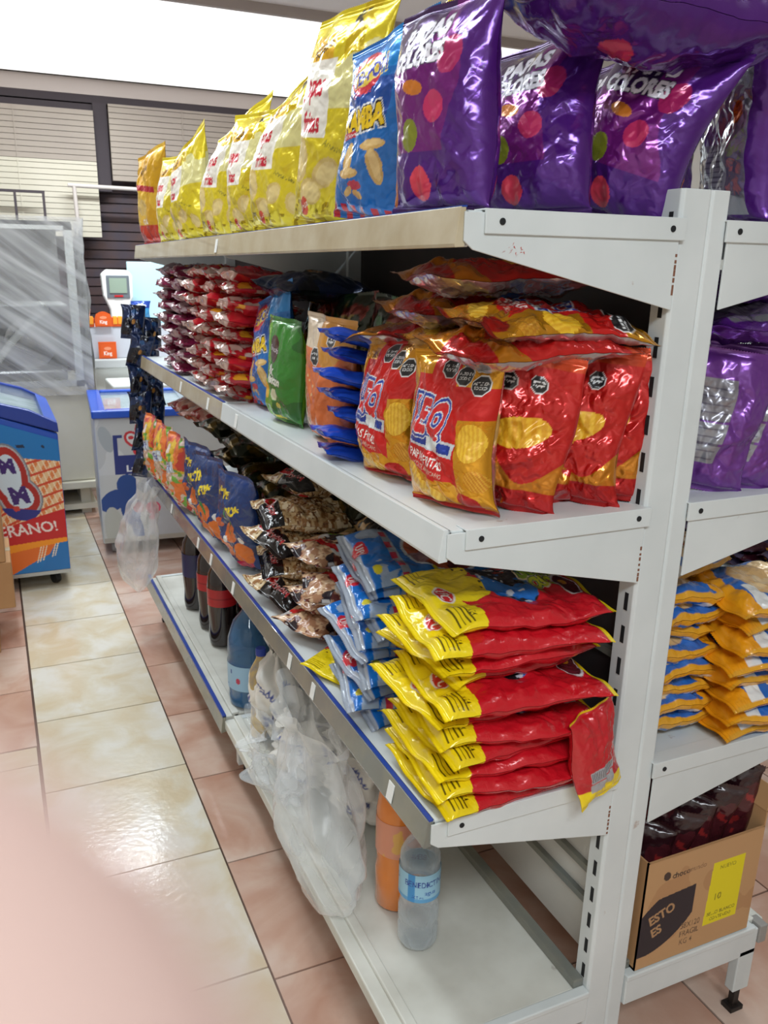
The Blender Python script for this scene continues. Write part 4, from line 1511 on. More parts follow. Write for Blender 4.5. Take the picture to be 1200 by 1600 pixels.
pl = bag_mesh('purple_bag_lying', 0.20, 0.34, 0.10, purple(21), lambda a: (a.fill((84, 30, 128), 0.45, 0.22), a.ell(0.3, 0.3, 0.06, 0.07, (206, 60, 90)), a.ell(0.7, 0.55, 0.06, 0.07, (206, 60, 90)), a.rect(0.4, 0.75, 0.68, 0.8, (190, 190, 196), 0.7))[0], 90, 140, 21, 0.009, style='pillow', nx=4, slump=0.0)
put('chip_bag', pl, 'large purple chip bag lying across the tops of the standing ones', 'chip bag', (-0.205, 0.050, 1.592), -0.02, 0.16, 0.02, 'purple chip bags on the top shelf', base=LAY)
put('chip_bag', pl, 'purple chip bag lying at the top right corner over the post', 'chip bag', (0.03, 0.06, 1.645), 0.2, 0.1, -0.08, 'purple chip bags on the top shelf', base=LAY)

rb = bag_mesh('ramba_bag', 0.160, 0.250, 0.078, ramba, ramba, 110, 170, 5, 0.004, peak=0.03, bend=0.02)
put('snack_bag', rb, 'blue RAMBA snack bag on the top shelf between yellow and purple bags', 'snack bag', (-0.240, 0.375, ZT), N + 0.35, 0.05, 0.14, 'blue RAMBA snack bags')
ym = [bag_mesh('yellow_bag', 0.165, h, 0.088, yellow(), yellow(), 100, 170, s, 0.005, peak=pk, bend=0.02, side=sd)
      for s, h, pk, sd in ((2, 0.335, 0.02, 0.03), (6, 0.285, 0.03, 0.03), (11, 0.245, 0.0, 0.01))]
ypk = bag_mesh('yellow_peaked_bag', 0.175, 0.275, 0.088, yellow(), yellow(), 90, 150, 77, 0.006, peak=0.055, bend=0.03, side=0.02)
ypk2 = bag_mesh('yellow_peaked_bag', 0.165, 0.255, 0.088, yellow(), yellow(), 90, 150, 79, 0.006, peak=0.045, bend=0.01, side=-0.01)
gm = bag_mesh('gold_bag', 0.17, 0.29, 0.085, goldy, goldy, 70, 110, 17, 0.005, peak=0.02)
for (x, y, rz, rl, me, lb) in [
    (-0.225, 0.600, N + 0.52, 0.10, ym[0], 'tallest yellow papas fritas bag, beside the blue snack bag'),
    (-0.10, 0.48, N + 0.30, 0.12, ym[0], 'yellow papas fritas bag peeking out behind the blue snack bag'),
    (-0.225, 0.845, N + 0.50, 0.06, ypk, 'yellow papas fritas bag just left of the tallest one'),
    (-0.225, 1.035, N + 0.45, 0.0, ym[2], 'short yellow papas fritas bag at the joint of the top shelf'),
    (-0.225, 1.29, N + 0.50, 0.10, ypk, 'broad yellow papas fritas bag with a peaked top in the far group'),
    (-0.230, 1.60, N + 0.40, -0.06, ypk2, 'yellow papas fritas bag left of the peaked one in the far group'),
    (-0.230, 1.86, N + 0.40, 0.0, ym[2], 'yellow papas fritas bag next to the orange gold bag'),
    (-0.10, 0.74, N + 0.3, 0.0, ym[1], 'yellow bag in the back row behind the tallest one'),
    (-0.08, 1.15, N + 0.3, 0.0, ym[2], 'yellow bag in the back row at the shelf joint'),
]:
    o = put('chip_bag', me, lb, 'chip bag', (x, y, ZT), rz, 0.03, rl, 'yellow papas fritas bags')
put('chip_bag', gm, 'orange gold chip bag with red band at the far end of the top shelf', 'chip bag', (-0.240, 2.13, ZT), N + 0.35, 0.02, 0.0)

# ================================================================== MIDDLE SHELF
ZM = 1.006
jm = [bag_mesh('jeq_bag', 0.150, 0.200, 0.078, jeq, foilback((196, 190, 186)), 170, 220, s, 0.0055, bend=bd, pleat=0.004)
      for s, bd in ((4, 0.0), (9, 0.02))]
js = [bag_mesh('jeq_bag_thin', 0.145, 0.205, 0.050, jeq_side, foilback(), 90, 130, s, 0.008, bend=0.0, pleat=0.004) for s in (5, 12, 19)]
G = 'red and gold J.E.Q chip bags'
put('chip_bag', jm[0], 'red and gold J.E.Q papas fritas bag at the shelf corner by the bracket', 'chip bag', (-0.243, 0.095, ZM), N + 0.34, 0.0, -0.02, G)
put('chip_bag', jm[1], 'red and gold J.E.Q papas fritas bag left of the corner one', 'chip bag', (-0.243, 0.280, ZM), N + 0.18, 0.04, -0.06, G)
for i, (x, y, rz, rl, k, lb) in enumerate([
    (-0.180, 0.066, N + 0.70, 0.12, 0, 'red and gold J.E.Q bag directly behind the corner bag'),
    (-0.128, 0.068, N + 1.70, 0.16, 1, 'red and gold J.E.Q bag with a silver strip, second behind the corner bag'),
    (-0.082, 0.068, N + 0.75, 0.06, 2, 'red and gold J.E.Q bag third behind the corner bag'),
    (-0.038, 0.072, N + 0.75, 0.0, 0, 'red and gold J.E.Q bag nearest the slotted post'),
    (-0.13, 0.25, N + 0.2, 0.0, 1, 'red and gold J.E.Q bag hidden in the second row'),
    (-0.06, 0.27, N + 0.2, 0.0, 2, 'red and gold J.E.Q bag in the second row near the back panel'),
]):
    put('chip_bag', js[k], lb, 'chip bag', (x, y, ZM), rz, 0.02, rl, G)
jl = [bag_mesh('jeq_bag_flat', 0.150, 0.245, 0.042, f, foilback(), 90, 130, s, 0.008, style='pillow') for s, f in ((7, jeq_side), (16, jeq), (23, jeq_side))]
for i, (x, y, z, rz, pt, rl, k, B, lb) in enumerate([
    (-0.290, 0.060, 1.212, 0.02, 0.12, -0.02, 0, LAY, 'red and gold bag lying flat right on top of the corner bag'),
    (-0.250, 0.290, 1.212, 0.75, -0.10, 0.03, 2, LAY, 'red and gold bag lying at the left over the second standing bag'),
    (-0.275, 0.235, 1.252, -0.10, 0.05, 0.0, 0, LAY, 'red and gold bag lying in the middle of the flat pile'),
    (-0.262, 0.060, 1.248, 0.02, 0.15, 0.05, 1, LAY, 'red and gold bag lying below the top bracket near the post'),
    (-0.285, 0.165, 1.296, -0.14, 0.0, 0.02, 0, LAY, 'red and gold bag highest on the flat pile under the top shelf'),
    (-0.245, 0.20, 1.215, 0.1, 0.0, 0.0, 1, LAY, 'red and gold bag lying in the dark behind the flat pile'),
]):
    put('chip_bag', jl[k], lb, 'chip bag', (x, y, z), rz, pt, rl, G, base=B)

om = bag_mesh('orange_bag', 0.175, 0.22, 0.075, orangebag, orangebag, 90, 120, 31, 0.003)
put('snack_bag', om, 'orange nut snack bag behind a column of blue packet ends', 'snack bag', (-0.235, 0.545, ZM), N + 0.12, 0.05, 0.05)
bp_ = bag_mesh('blue_packet', 0.085, 0.16, 0.026, bluepack, bluepack, 36, 60, 33, 0.0025, style='pillow', nx=3)
BL = ['topmost', 'second from the top', 'third from the top', 'fourth from the top', 'fifth from the top', 'sixth from the top', 'lowest']
for i in range(7):
    put('snack_packet', bp_, 'blue ended snack packet, %s in the column beside the orange bag' % BL[i], 'snack packet',
        (-0.298 + 0.012 * math.sin(i * 2.1), 0.425 + 0.008 * math.sin(i * 1.3), ZM + 0.015 + (6 - i) * 0.0315), 0.10 * math.sin(i * 2.7) - 0.1,
        0.0, 0.22, 'blue snack packets in the column', base=LAY)
mm = bag_mesh('green_bag', 0.145, 0.205, 0.07, mixmex, mixmex, 90, 120, 35, 0.003)
put('snack_bag', mm, 'green Mix Mexicano snack bag on the middle shelf', 'snack bag', (-0.245, 0.765, ZM), N + 0.15, 0.04, 0.05)
o = put('snack_bag', rb, 'blue RAMBA snack bag on the middle shelf left of the green bag', 'snack bag', (-0.225, 0.945, ZM), N + 0.15, 0.03, 0.03, 'blue RAMBA snack bags')
dk = bag_mesh('dark_foil_bag', 0.17, 0.25, 0.08, darkfoil, darkfoil, 50, 70, 41, 0.006)
for i, (x, y, rl, lb) in enumerate([(-0.09, 0.62, 0.1, 'dark green and gold foil bag in the shadow behind the orange bag'),
                                    (-0.09, 0.78, -0.1, 'dark green and gold foil bag in the shadow behind the green bag'),
                                    (-0.09, 0.95, 0.0, 'dark green and gold foil bag in the shadow behind the blue RAMBA bag')]):
    o = put('snack_bag', dk, lb, 'snack bag', (x, y, ZM), N + 0.2, 0.0, rl, 'dark foil bags in the shadow')
dl = bag_mesh('dark_blue_lying', 0.16, 0.22, 0.06, darkblue, darkblue, 40, 60, 43, 0.006, style='pillow')
put('snack_bag', dl, 'dark blue bag lying above the blue RAMBA bag under the top shelf', 'snack bag', (-0.24, 0.90, 1.265), 0.2, 0.1, 0.0, base=LAY)

rm = [bag_mesh('red_candy', 0.13, 0.19, 0.040, redcandy((190, 32, 44), (206, 176, 164), s), redcandy((190, 32, 44), (206, 176, 164), s), 48, 66, s, 0.006, style='pillow', pleat=0.006) for s in (51, 54, 57)]
mr_ = [bag_mesh('maroon_candy', 0.13, 0.19, 0.040, redcandy((122, 32, 66), (188, 160, 166), s), redcandy((122, 32, 66), (188, 160, 166), s), 44, 60, s, 0.007, style='pillow', pleat=0.006) for s in (61, 64)]
POS = ['topmost', 'second highest', 'third highest', 'fourth highest', 'middle', 'fourth lowest', 'third lowest', 'second lowest', 'lowest']
for cidx, (y0, nm, gname, meshes) in enumerate([(1.10, 'near column of red candy bags', 'red and white candy bags', rm), (1.27, 'middle column of red candy bags', 'red and white candy bags', rm),
                                                (1.44, 'far column of red candy bags', 'red and white candy bags', rm), (1.66, 'near column of maroon candy bags', 'maroon candy bags', mr_),
                                                (1.84, 'far column of maroon candy bags', 'maroon candy bags', mr_)]):
    for i in range(9):
        k = 8 - i
        put('candy_bag', meshes[(i + cidx) % len(meshes)], '%s in the %s on the middle shelf' % (POS[i].capitalize() + ' bag', nm), 'candy bag',
            (-0.30 + rnd.uniform(-0.012, 0.012), y0 + rnd.uniform(-0.012, 0.012), ZM + 0.02 + k * 0.0335), rnd.uniform(-0.25, 0.25), rnd.uniform(-0.12, 0.12), rnd.uniform(0.02, 0.14),
            gname, base=LAY)

# hanging strip of dark blue packets at the far end
hb = bag_mesh('hanging_packet', 0.085, 0.115, 0.03, darkblue, darkblue, 30, 40, 71, 0.004, style='pillow', nx=3)
for i in range(11):
    c = i % 2
    put('snack_packet', hb, 'dark blue snack packet hanging at the far rack end, %s' % ['highest of the outer strip', 'highest of the inner strip', 'second of the outer strip', 'second of the inner strip', 'third of the outer strip',
        'third of the inner strip', 'fourth of the outer strip', 'fourth of the inner strip', 'fifth of the outer strip', 'fifth of the inner strip', 'lowest of the outer strip'][i],
        'snack packet', ((-0.315 if not c else -0.255) + rnd.uniform(-0.008, 0.008), 2.245 + 0.03 * c, 1.06 - (i // 2) * 0.10 - 0.045 * c), 0.15 + rnd.uniform(-0.4, 0.4), rnd.uniform(-0.15, 0.15), rnd.uniform(-0.2, 0.2),
        'hanging strips of dark blue packets')
sb = bag_mesh('sky_packet', 0.12, 0.14, 0.04, skyblue, skyblue, 30, 40, 73, 0.004)
put('snack_packet', sb, 'light and dark blue packet standing on the counter right of the scale', 'snack packet', (0.06, 4.45, 0.966), 0.1, 0, 0)

# ================================================================== THIRD SHELF
ZL = 0.597
lm_ = [bag_mesh('lipo_bag', 0.185, 0.255, 0.030, lipo, lipo_back, 150, 200, s, 0.0060, style='flat', material='wrap', pleat=0.0025, crimp=0.03, narrow=0.03, nx=4) for s in (81, 84, 88)]
n = 11
for i in range(n):
    k = n - 1 - i
    z = ZL + 0.014 + k * 0.0262
    a = [0.0, -0.12, 0.06, 0.18, -0.08, 0.10, -0.06, 0.05, 0.0, -0.04, 0.03][i]
    dx = [0.015, -0.005, -0.008, 0.01, 0.0, -0.012, 0.004, 0.006, 0.0, 0.002, 0.004][i]
    dy = [0.010, 0.008, 0.0, 0.012, -0.008, 0.006, 0.0, -0.004, 0.004, 0.0, 0.0][i]
    put('candy_bag', lm_[i % 3], 'red candy bag with yellow UPC end, %s of the near stack' % ordn(i, n), 'candy bag', (-0.302 + dx, 0.075 + dy, z), a, 0.06 + 0.015 * k / n, 0.02,
        'red candy bags with yellow ends', base=LAY)
lh = bag_mesh('lipo_bag_standing', 0.095, 0.145, 0.040, lambda a: (lipo_back(a), a.put(a.y < 0.14, (240, 212, 22)), a.rect(0.2, 0.75, 0.17, 0.28, (170, 172, 176)))[0], lipo_back, 60, 80, 91, 0.004, material='wrap', style='pillow')
put('candy_bag', lh, 'red candy bag with yellow tip hanging down against the end post', 'candy bag', (-0.045, -0.026, 0.585), 0.25, -0.10, -0.20, 'red candy bags with yellow ends')
bm = [bag_mesh('blue_candy', 0.19, 0.25, 0.032, bluecandy, bluecandy, 90, 130, s, 0.005, style='flat', material='wrap', pleat=0.004, crimp=0.045, narrow=0.03, nx=4) for s in (95, 98, 103)]
n = 10
for i in range(n):
    k = n - 1 - i
    f = k / (n - 1)
    put('candy_bag', bm[i % 3], 'sky blue candy bag with a window, %s of its stack' % ordn(i, n), 'candy bag',
        (-0.298 + 0.012 * math.sin(i * 2.3) + 0.03 * f, 0.335 + 0.045 * f + 0.012 * math.sin(i * 1.7), ZL + 0.016 + k * 0.0250), -0.10 + 0.14 * math.sin(i * 2.9), 0.16, 0.03,
        'sky blue candy bags', base=LAY)
o = put('candy_bag', lm_[1], 'red candy bag with yellow edge squeezed under the blue stack at the shelf edge', 'candy bag', (-0.290, 0.42, ZL + 0.006), 0.55, 0.12, 0.0, 'red candy bags with yellow ends', base=LAY)
o.scale = (0.8, 0.5, 0.8)

nm_ = bag_mesh('nut_bag', 0.14, 0.21, 0.045, nuts, nuts, 70, 100, 111, 0.005, style='pillow', material='wrap')
for i, (x, y, z, rz, lb) in enumerate([(-0.292, 0.60, 0.625, 0.5, 'mixed nut bag at the shelf edge left of the blue stack'),
                                       (-0.275, 0.64, 0.668, 0.1, 'mixed nut bag with green stripe lying second on its pile'),
                                       (-0.275, 0.60, 0.712, -0.3, 'mixed nut bag third on the pile beside the blue stack'),
                                       (-0.265, 0.66, 0.755, 0.2, 'mixed nut bag on top of the pile beside the blue stack')]):
    put('nut_bag', nm_, lb, 'nut bag', (x, y, z), rz, 0.1, 0.05, 'mixed nut bags', base=LAY)
pc = [bag_mesh('popcorn_bag', 0.17, 0.23, 0.060, popcorn, popcorn, 110, 150, s, 0.007, nx=6, style='pillow', material='wrap') for s in (115, 118)]
for i, (x, y, z, rz, pt, lb) in enumerate([(-0.300, 0.80, 0.628, 0.3, 0.2, 'caramel popcorn bag lowest of the pile at the shelf edge'),
                                           (-0.285, 0.86, 0.680, -0.2, 0.1, 'caramel popcorn bag second lowest of its pile'),
                                           (-0.295, 0.84, 0.732, 0.25, 0.15, 'caramel popcorn bag with black end in the middle of its pile'),
                                           (-0.285, 0.87, 0.786, -0.1, 0.1, 'caramel popcorn bag near the top of its pile'),
                                           (-0.230, 0.89, 0.846, 0.2, 0.0, 'caramel popcorn bag on top of its pile')]):
    put('popcorn_bag', pc[i % 2], lb, 'popcorn bag', (x, y, z), rz, pt, 0.05, 'caramel popcorn bags', base=LAY)
bk = bag_mesh('black_popcorn_bag', 0.16, 0.22, 0.06, blackbag, blackbag, 70, 100, 121, 0.005, style='pillow', material='wrap')
for i, (x, y, z, lb) in enumerate([(-0.14, 0.62, 0.80, 'black POPCORN bag in the shadow above the mixed nut bags'),
                                   (-0.13, 0.78, 0.86, 'black POPCORN bag behind the top popcorn bag'),
                                   (-0.16, 0.70, 0.74, 'black POPCORN bag lower behind the popcorn pile')]):
    put('popcorn_bag', bk, lb, 'popcorn bag', (x, y, z), 0.1 * i, 0.0, 0.0, 'black popcorn bags', base=LAY)
km = [bag_mesh('kids_bag', 0.165, 0.255, 0.10, kids, kids, 90, 130, s, 0.009, material='wrap') for s in (125, 128)]
for i, (x, y, rz, rl, lb) in enumerate([(-0.245, 1.065, N + 0.30, 0.06, 'dark blue snack bag with orange shapes nearest the popcorn'),
                                        (-0.250, 1.25, N + 0.20, -0.04, 'dark blue snack bag with orange shapes in the middle of three'),
                                        (-0.250, 1.43, N + 0.25, 0.05, 'dark blue snack bag with orange shapes furthest of three')]):
    put('snack_bag', km[i % 2], lb, 'snack bag', (x, y, ZL), rz, 0.22, rl, 'dark blue bags with orange shapes')
gmm = [bag_mesh('gummy_bag', 0.155, 0.24, 0.095, gummy, gummy, 70, 100, s, 0.009, material='wrap') for s in (131, 134)]
for i, (x, y, lb) in enumerate([(-0.275, 1.63, 'yellow sweets bag with coloured candy next to the dark blue bags'), (-0.280, 1.81, 'yellow sweets bag with coloured candy, middle of the far group'),
                                (-0.285, 1.98, 'yellow sweets bag with coloured candy, furthest of the far group')]):
    put('candy_bag', gmm[i % 2], lb, 'candy bag', (x, y, ZL), N + 0.1, 0.15, 0.03, 'yellow sweets bags')
pk = bag_mesh('pink_bag', 0.16, 0.2, 0.06, pinky, pinky, 40, 60, 141, 0.006, style='pillow', material='wrap')
for i, (x, y, z, lb) in enumerate([(-0.26, 1.93, 0.865, 'pale pink candy bag lying furthest above the yellow bags'), (-0.25, 1.70, 0.868, 'pale pink candy bag lying above the nearer yellow bags'),
                                   (-0.16, 1.80, 0.91, 'pale pink candy bag raised behind the lying ones')]):
    put('candy_bag', pk, lb, 'candy bag', (x, y, z), 0.3 * i, 0.0, 0.0, 'pale pink candy bags', base=LAY)
for i, (x, y, z, lb) in enumerate([(-0.12, 1.02, ZL, 'dark foil bag behind the blue bag nearest the popcorn'), (-0.11, 1.25, ZL, 'dark foil bag behind the middle blue bag'), (-0.11, 1.5, ZL, 'dark foil bag behind the furthest blue bag'),
                                   (-0.08, 0.84, ZL, 'dark foil bag standing at the back behind the popcorn pile')]):
    o = put('snack_bag', dk, lb, 'snack bag', (x, y, z), N + 0.1, 0.0, 0.05 * i, 'dark foil bags on the third shelf')
    o.scale = (1, 1, 1.2)
dk2 = bag_mesh('green_lying', 0.16, 0.24, 0.06, darkfoil, darkfoil, 50, 70, 145, 0.006, style='pillow')
for i, (x, y, z, lb) in enumerate([(-0.27, 1.20, 0.875, 'dark green and gold bag lying above the middle blue bag'), (-0.27, 1.42, 0.880, 'dark green and gold bag lying above the furthest blue bag')]):
    put('snack_bag', dk2, lb, 'snack bag', (x, y, z), 0.2 * i, 0.1, 0.0, 'dark green bags lying on top', base=LAY)

k = 0
WD = ['nearest the middle post, low', 'nearest the middle post, high', 'behind the middle blue bag, low', 'behind the middle blue bag, high', 'behind the furthest blue bag, low', 'behind the furthest blue bag, high']
for y in (1.02, 1.20, 1.40):
    for z in (0.80, 0.90):
        put('snack_bag', dk2, 'dark green and gold foil bag lying ' + WD[k], 'snack bag', (-0.235, y + 0.03 * (k % 2), z), 0.25 * math.sin(k * 2.0), 0.1, 0.05, 'dark green bags lying on top', base=LAY)
        k += 1

# ================================================================== RIGHT SIDE OF THE RACK
ps = [bag_mesh('purple_back_bag', 0.15, 0.24, 0.06, purple_back, purple_back, 70, 110, s, 0.006) for s in (151, 154)]


def purple_label(a):
    a.fill((116, 60, 150), 0.45, 0.25)
    a.rect(0.2, 0.62, 0.52, 0.80, (140, 138, 146), 0.5, 0.3)
    a.rect(0.2, 0.62, 0.36, 0.50, (150, 150, 158), 0.4, 0.3)
    a.rect(0.2, 0.62, 0.22, 0.345, (146, 146, 154), 0.4, 0.3)
    for i in range(10):
        a.rect(0.24, 0.58, 0.24 + i * 0.054, 0.25 + i * 0.054, (100, 96, 112))


plb = [bag_mesh('purple_label_bag', 0.15, 0.20, 0.05, purple_label, purple_label, 80, 110, s, 0.006) for s in (157, 160)]
GP = 'purple bags on the right side middle shelf'
for i, (x, y, rl, lb) in enumerate([(0.135, 0.055, 0.12, 'purple bag with grey labels right beside the end post'), (0.195, 0.050, 0.14, 'purple bag with grey labels second from the end post'),
                                    (0.255, 0.055, 0.05, 'purple bag with grey labels third from the end post'), (0.315, 0.060, 0.03, 'purple bag with grey labels near the right frame edge')]):
    put('chip_bag', plb[i % 2], lb, 'chip bag', (x, y, ZM), N + 1.1, 0.0, rl, GP)
for i, (x, y, z, lb) in enumerate([(0.10, 0.06, 1.235, 'purple bag lying on the labelled bags right of the post'), (0.12, 0.10, 1.285, 'shiny purple bag lying highest under the right bracket')]):
    put('chip_bag', bag_mesh('purple_lying', 0.17, 0.27, 0.05, purple_back if i == 0 else (lambda a: a.fill((112, 52, 160), 0.5, 0.2)), lambda a: a.fill((112, 52, 160), 0.5, 0.2), 60, 90, 163 + i, 0.008, style='pillow'), lb, 'chip bag',
        (x, y, z), 0.1, 0.0, 0.0, GP, base=LAY)
pa = [bag_mesh('pasta_bag', 0.17, 0.19, 0.036, pasta, pasta, 80, 110, s, 0.005, style='flat', material='wrap', narrow=0.04, crimp=0.05) for s in (171, 174)]
n = 8
for i in range(n):
    k = n - 1 - i
    put('pasta_bag', pa[i % 2], 'blue and orange pasta bag, %s of the stack touching the post' % ordn(i, n), 'pasta bag',
        (0.226 + 0.008 * math.sin(i * 2), 0.112 + 0.006 * math.sin(i), ZL + 0.017 + k * 0.030), 0.05 + 0.14 * math.sin(i * 2.2), -0.10, 0.04, 'blue and orange pasta bags', base=LAYR).scale = (0.85, 1, 0.8)
    put('pasta_bag', pa[(i + 1) % 2], 'blue and orange pasta bag, %s of the stack at the right frame edge' % ordn(i, n), 'pasta bag',
        (0.205 + 0.010 * math.sin(i * 1.3), 0.062 + 0.008 * math.sin(i * 2.1), ZL + 0.017 + k * 0.030), -0.10 + 0.12 * math.sin(i * 1.9), 0.10, -0.02, 'blue and orange pasta bags', base=LAY)
put('pasta_bag', pa[0], 'crumpled orange pasta bag on top of the stack by the post', 'pasta bag', (0.10, 0.14, ZL + 0.265), 0.3, 0.3, -0.1, 'blue and orange pasta bags', base=LAY)

# open carton with brown bags
t = thing('cardboard_box', 'open brown cardboard box with a yellow label on the right base shelf', 'box', (0.095, 0.0, zb))


def cardprint(a):
    a.fill((188, 146, 102), 0.0, 0.8)
    a.blotch((178, 134, 92), 3, 0.6, 3)
    u, v = a.x / a.A, a.y
    k = ((u - 0.20) / 0.30) ** 2 + ((v - 0.42 - 0.55 * (u - 0.2)) / 0.26) ** 2 < 1
    a.put(k & (u < 0.44) & (v < 0.62 + 0.1 * u), (46, 36, 40))
    a.text('ESTO', 0.17, 0.48, 0.085, (176, 136, 96), rot=0.35, bold=0.03, sx=0.9)
    a.text('ES', 0.14, 0.33, 0.085, (176, 136, 96), rot=0.35, bold=0.03, sx=0.9)
    a.ell(0.17, 0.83, 0.035, 0.04, (70, 52, 44), 0.3)
    a.text('choco', 0.29, 0.82, 0.05, (74, 56, 46), bold=0.03, rot=0.02)
    a.text('mundo', 0.43, 0.825, 0.045, (140, 104, 74), rot=0.02)
    a.put((u > 0.58 - 0.03 * (1 - v)) & (u < 0.86) & (v > 0.20) & (v < 0.80), (226, 208, 20))
    a.text('NUEVO', 0.71, 0.74, 0.035, (150, 136, 20))
    a.text('10', 0.66, 0.46, 0.06, (150, 136, 20), bold=0.03)
    a.text('SELLO BLANCO', 0.71, 0.30, 0.035, (100, 92, 20), sx=0.85)
    a.text('CONTENIDO', 0.71, 0.245, 0.03, (100, 92, 20), sx=0.9)
    a.text('38X120', 0.44, 0.28, 0.055, (104, 78, 58), sx=0.8)
    a.text('FRAGIL', 0.44, 0.20, 0.055, (104, 78, 58), sx=0.8)
    a.text('KG 4', 0.42, 0.12, 0.055, (104, 78, 58), sx=0.8)


bw_, bd_, bh_ = 0.255, 0.20, 0.215
MB().box(0, bw_, 0, bd_, 0.0, 0.004).box(0, bw_, bd_ - 0.003, bd_, 0, bh_ + 0.02).box(0, 0.003, 0, bd_, 0, bh_).box(bw_ - 0.003, bw_, 0, bd_, 0, bh_ + 0.03).box(0, bw_, 0, 0.003, 0, bh_).build('carton', M['card'], t)
painted('front_print', (0.001, -0.0008, 0.001), (bw_ - 0.002, 0, 0), (0, 0, bh_ - 0.002), 230, 190, cardprint, t)
MB().prism([(bw_ - 0.001, bh_ + 0.028), (bw_ + 0.012, bh_ + 0.07), (bw_ + 0.009, bh_ + 0.071), (bw_ - 0.004, bh_ + 0.03)], 'y', 0.0, bd_).build('flap', M['card'], t)
cbs = bag_mesh('brown_bag_striped', 0.15, 0.25, 0.04, lambda a: (brownbag(a), a.rect(0, 0.16, 0, 1, (224, 196, 30)))[0], brownbag, 60, 90, 188, 0.004, material='wrap', style='pillow')
cb = [bag_mesh('brown_bag', 0.15, 0.235, 0.052, brownbag, brownbag, 60, 90, s, 0.004, material='wrap', style='pillow') for s in (181, 185)]
for i in range(5):
    put('snack_bag', cb[i % 2] if i < 4 else cbs, 'dark brown snack bag standing in the open box, %s' % ['beside the post', 'second from the post', 'in the middle', 'second from the box flap', 'with yellow stripe beside the box flap'][i], 'snack bag',
        (0.120 + i * 0.043, 0.095, zb + 0.010 + 0.016 * i), N + 0.75, 0.0, 0.10, 'dark brown bags in the open box')

# dark packets on the far right rack
dp = bag_mesh('dark_packet', 0.10, 0.16, 0.03, redcandy((70, 26, 40), (60, 50, 80), 5), redcandy((70, 26, 40), (60, 50, 80), 5), 26, 36, 191, 0.004, style='pillow')
for r_, (zz, nn) in enumerate(((0.44, 3), (0.80, 2))):
    for i in range(11):
        for j in range(nn):
            put('snack_packet', dp, 'dark red packet lying in rows on the rack across the right aisle', 'snack packet', (1.23, 0.1 + i * 0.115, zz + 0.016 + j * 0.03), rnd.uniform(-0.1, 0.1), 0, 0, 'dark red packets across the right aisle', base=LAY)

# ================================================================== BASE SHELF, LEFT
def bottle(name, label, loc, prof, mat_, cap, r_cap, grp=None, label_band=None, inner=None, text=None):
    t = thing(name, label, 'bottle', loc, 0, grp)
    MB().lathe(prof, n=40).build('body', mat_, t, smooth=True)
    zt = prof[-1][1]
    MB().lathe([(r_cap, 0), (r_cap, 0.015), (r_cap * 0.9, 0.018)], (0, 0, zt - 0.006), 24).build('cap', cap, t, smooth=True)
    if inner:
        MB().lathe(inner[0], n=32).build('liquid', inner[1], t, smooth=True)
    if label_band:
        z0, z1, r, pf = label_band
        nu_, nv_ = 160, 50
        U, V = np.meshgrid(np.linspace(0, 1, nu_), np.linspace(0, 1, nv_))
        U, V = U.ravel(), V.ravel()
        a_ = U * 2 * PI
        rr = r if not callable(r) else r(z0 + V * (z1 - z0))
        me = quick_mesh('label', np.stack([rr * np.cos(a_), rr * np.sin(a_), z0 + V * (z1 - z0)], 1), grid_faces(nu_, nv_), M['decal'])
        A_ = 2 * PI * (r if not callable(r) else 0.034) / (z1 - z0)
        ar = Art(U * A_, V, A_)
        pf(ar)
        set_ink(me, ar.c, ar.m, ar.r)
        o = bpy.data.objects.new('label', me)
        COL.objects.link(o)
        o.parent = t
    return t


def lab_water(a):
    a.fill((150, 196, 220), 0.0, 0.35)
    a.rect(0, 1, 0.0, 0.14, (96, 160, 206))
    a.rect(0.58, 0.64, 0, 1, (60, 140, 200))
    a.text('BENEDICTINO', 0.735, 0.66, 0.20, (40, 70, 150), sx=0.8, bold=0.02)
    a.text('agua', 0.76, 0.36, 0.15, (40, 90, 170))
    a.text('500 cc', 0.66, 0.2, 0.10, (40, 90, 170))
    a.text('BENEDICTINO', 0.3, 0.66, 0.20, (40, 70, 150), sx=0.8, bold=0.02)


wr = 0.0335
wprof = [(0.024, 0.0), (0.030, 0.003), (wr, 0.012), (wr, 0.035), (wr - 0.002, 0.042), (wr, 0.049), (wr, 0.070), (wr - 0.003, 0.082), (wr - 0.0035, 0.088), (wr, 0.096), (wr, 0.145), (wr - 0.002, 0.150), (wr, 0.156), (wr - 0.002, 0.168), (wr - 0.010, 0.184), (0.013, 0.196), (0.0125, 0.206)]
wprof = [(r * 1.05, z * 1.10) for r, z in wprof]
wr *= 1.05
wt = bottle('water_bottle', 'clear water bottle with light blue BENEDICTINO label near the shelf end', (-0.208, 0.205, zb), wprof, M['pet'], M['capblue'], 0.014,
            label_band=(0.106, 0.160, wr + 0.0006, lab_water), inner=([(r * 0.93, z + 0.002) for r, z in wprof if z < 0.16], M['water']))
jp = [(0.03, 0), (0.040, 0.008), (0.041, 0.08), (0.038, 0.10), (0.041, 0.12), (0.041, 0.20), (0.034, 0.245), (0.015, 0.28), (0.013, 0.30)]


def lab_juice(a):
    a.fill((226, 150, 120), 0.0, 0.35)
    a.blotch((232, 176, 90), 3, 0.6, 3)


bottle('juice_bottle', 'orange soft drink bottle behind the clear water bottle', (-0.20, 0.305, zb), jp, M['juice'], M['capred'], 0.015, label_band=(0.12, 0.19, 0.0416, lab_juice))
cp = [(0.03, 0), (0.042, 0.006), (0.045, 0.03), (0.042, 0.07), (0.045, 0.11), (0.045, 0.19), (0.040, 0.235), (0.016, 0.285), (0.0135, 0.31)]


def lab_cola(a):
    a.fill((186, 36, 42), 0.0, 0.35)
    a.rect(0, 1, 0.42, 0.5, (150, 26, 34))


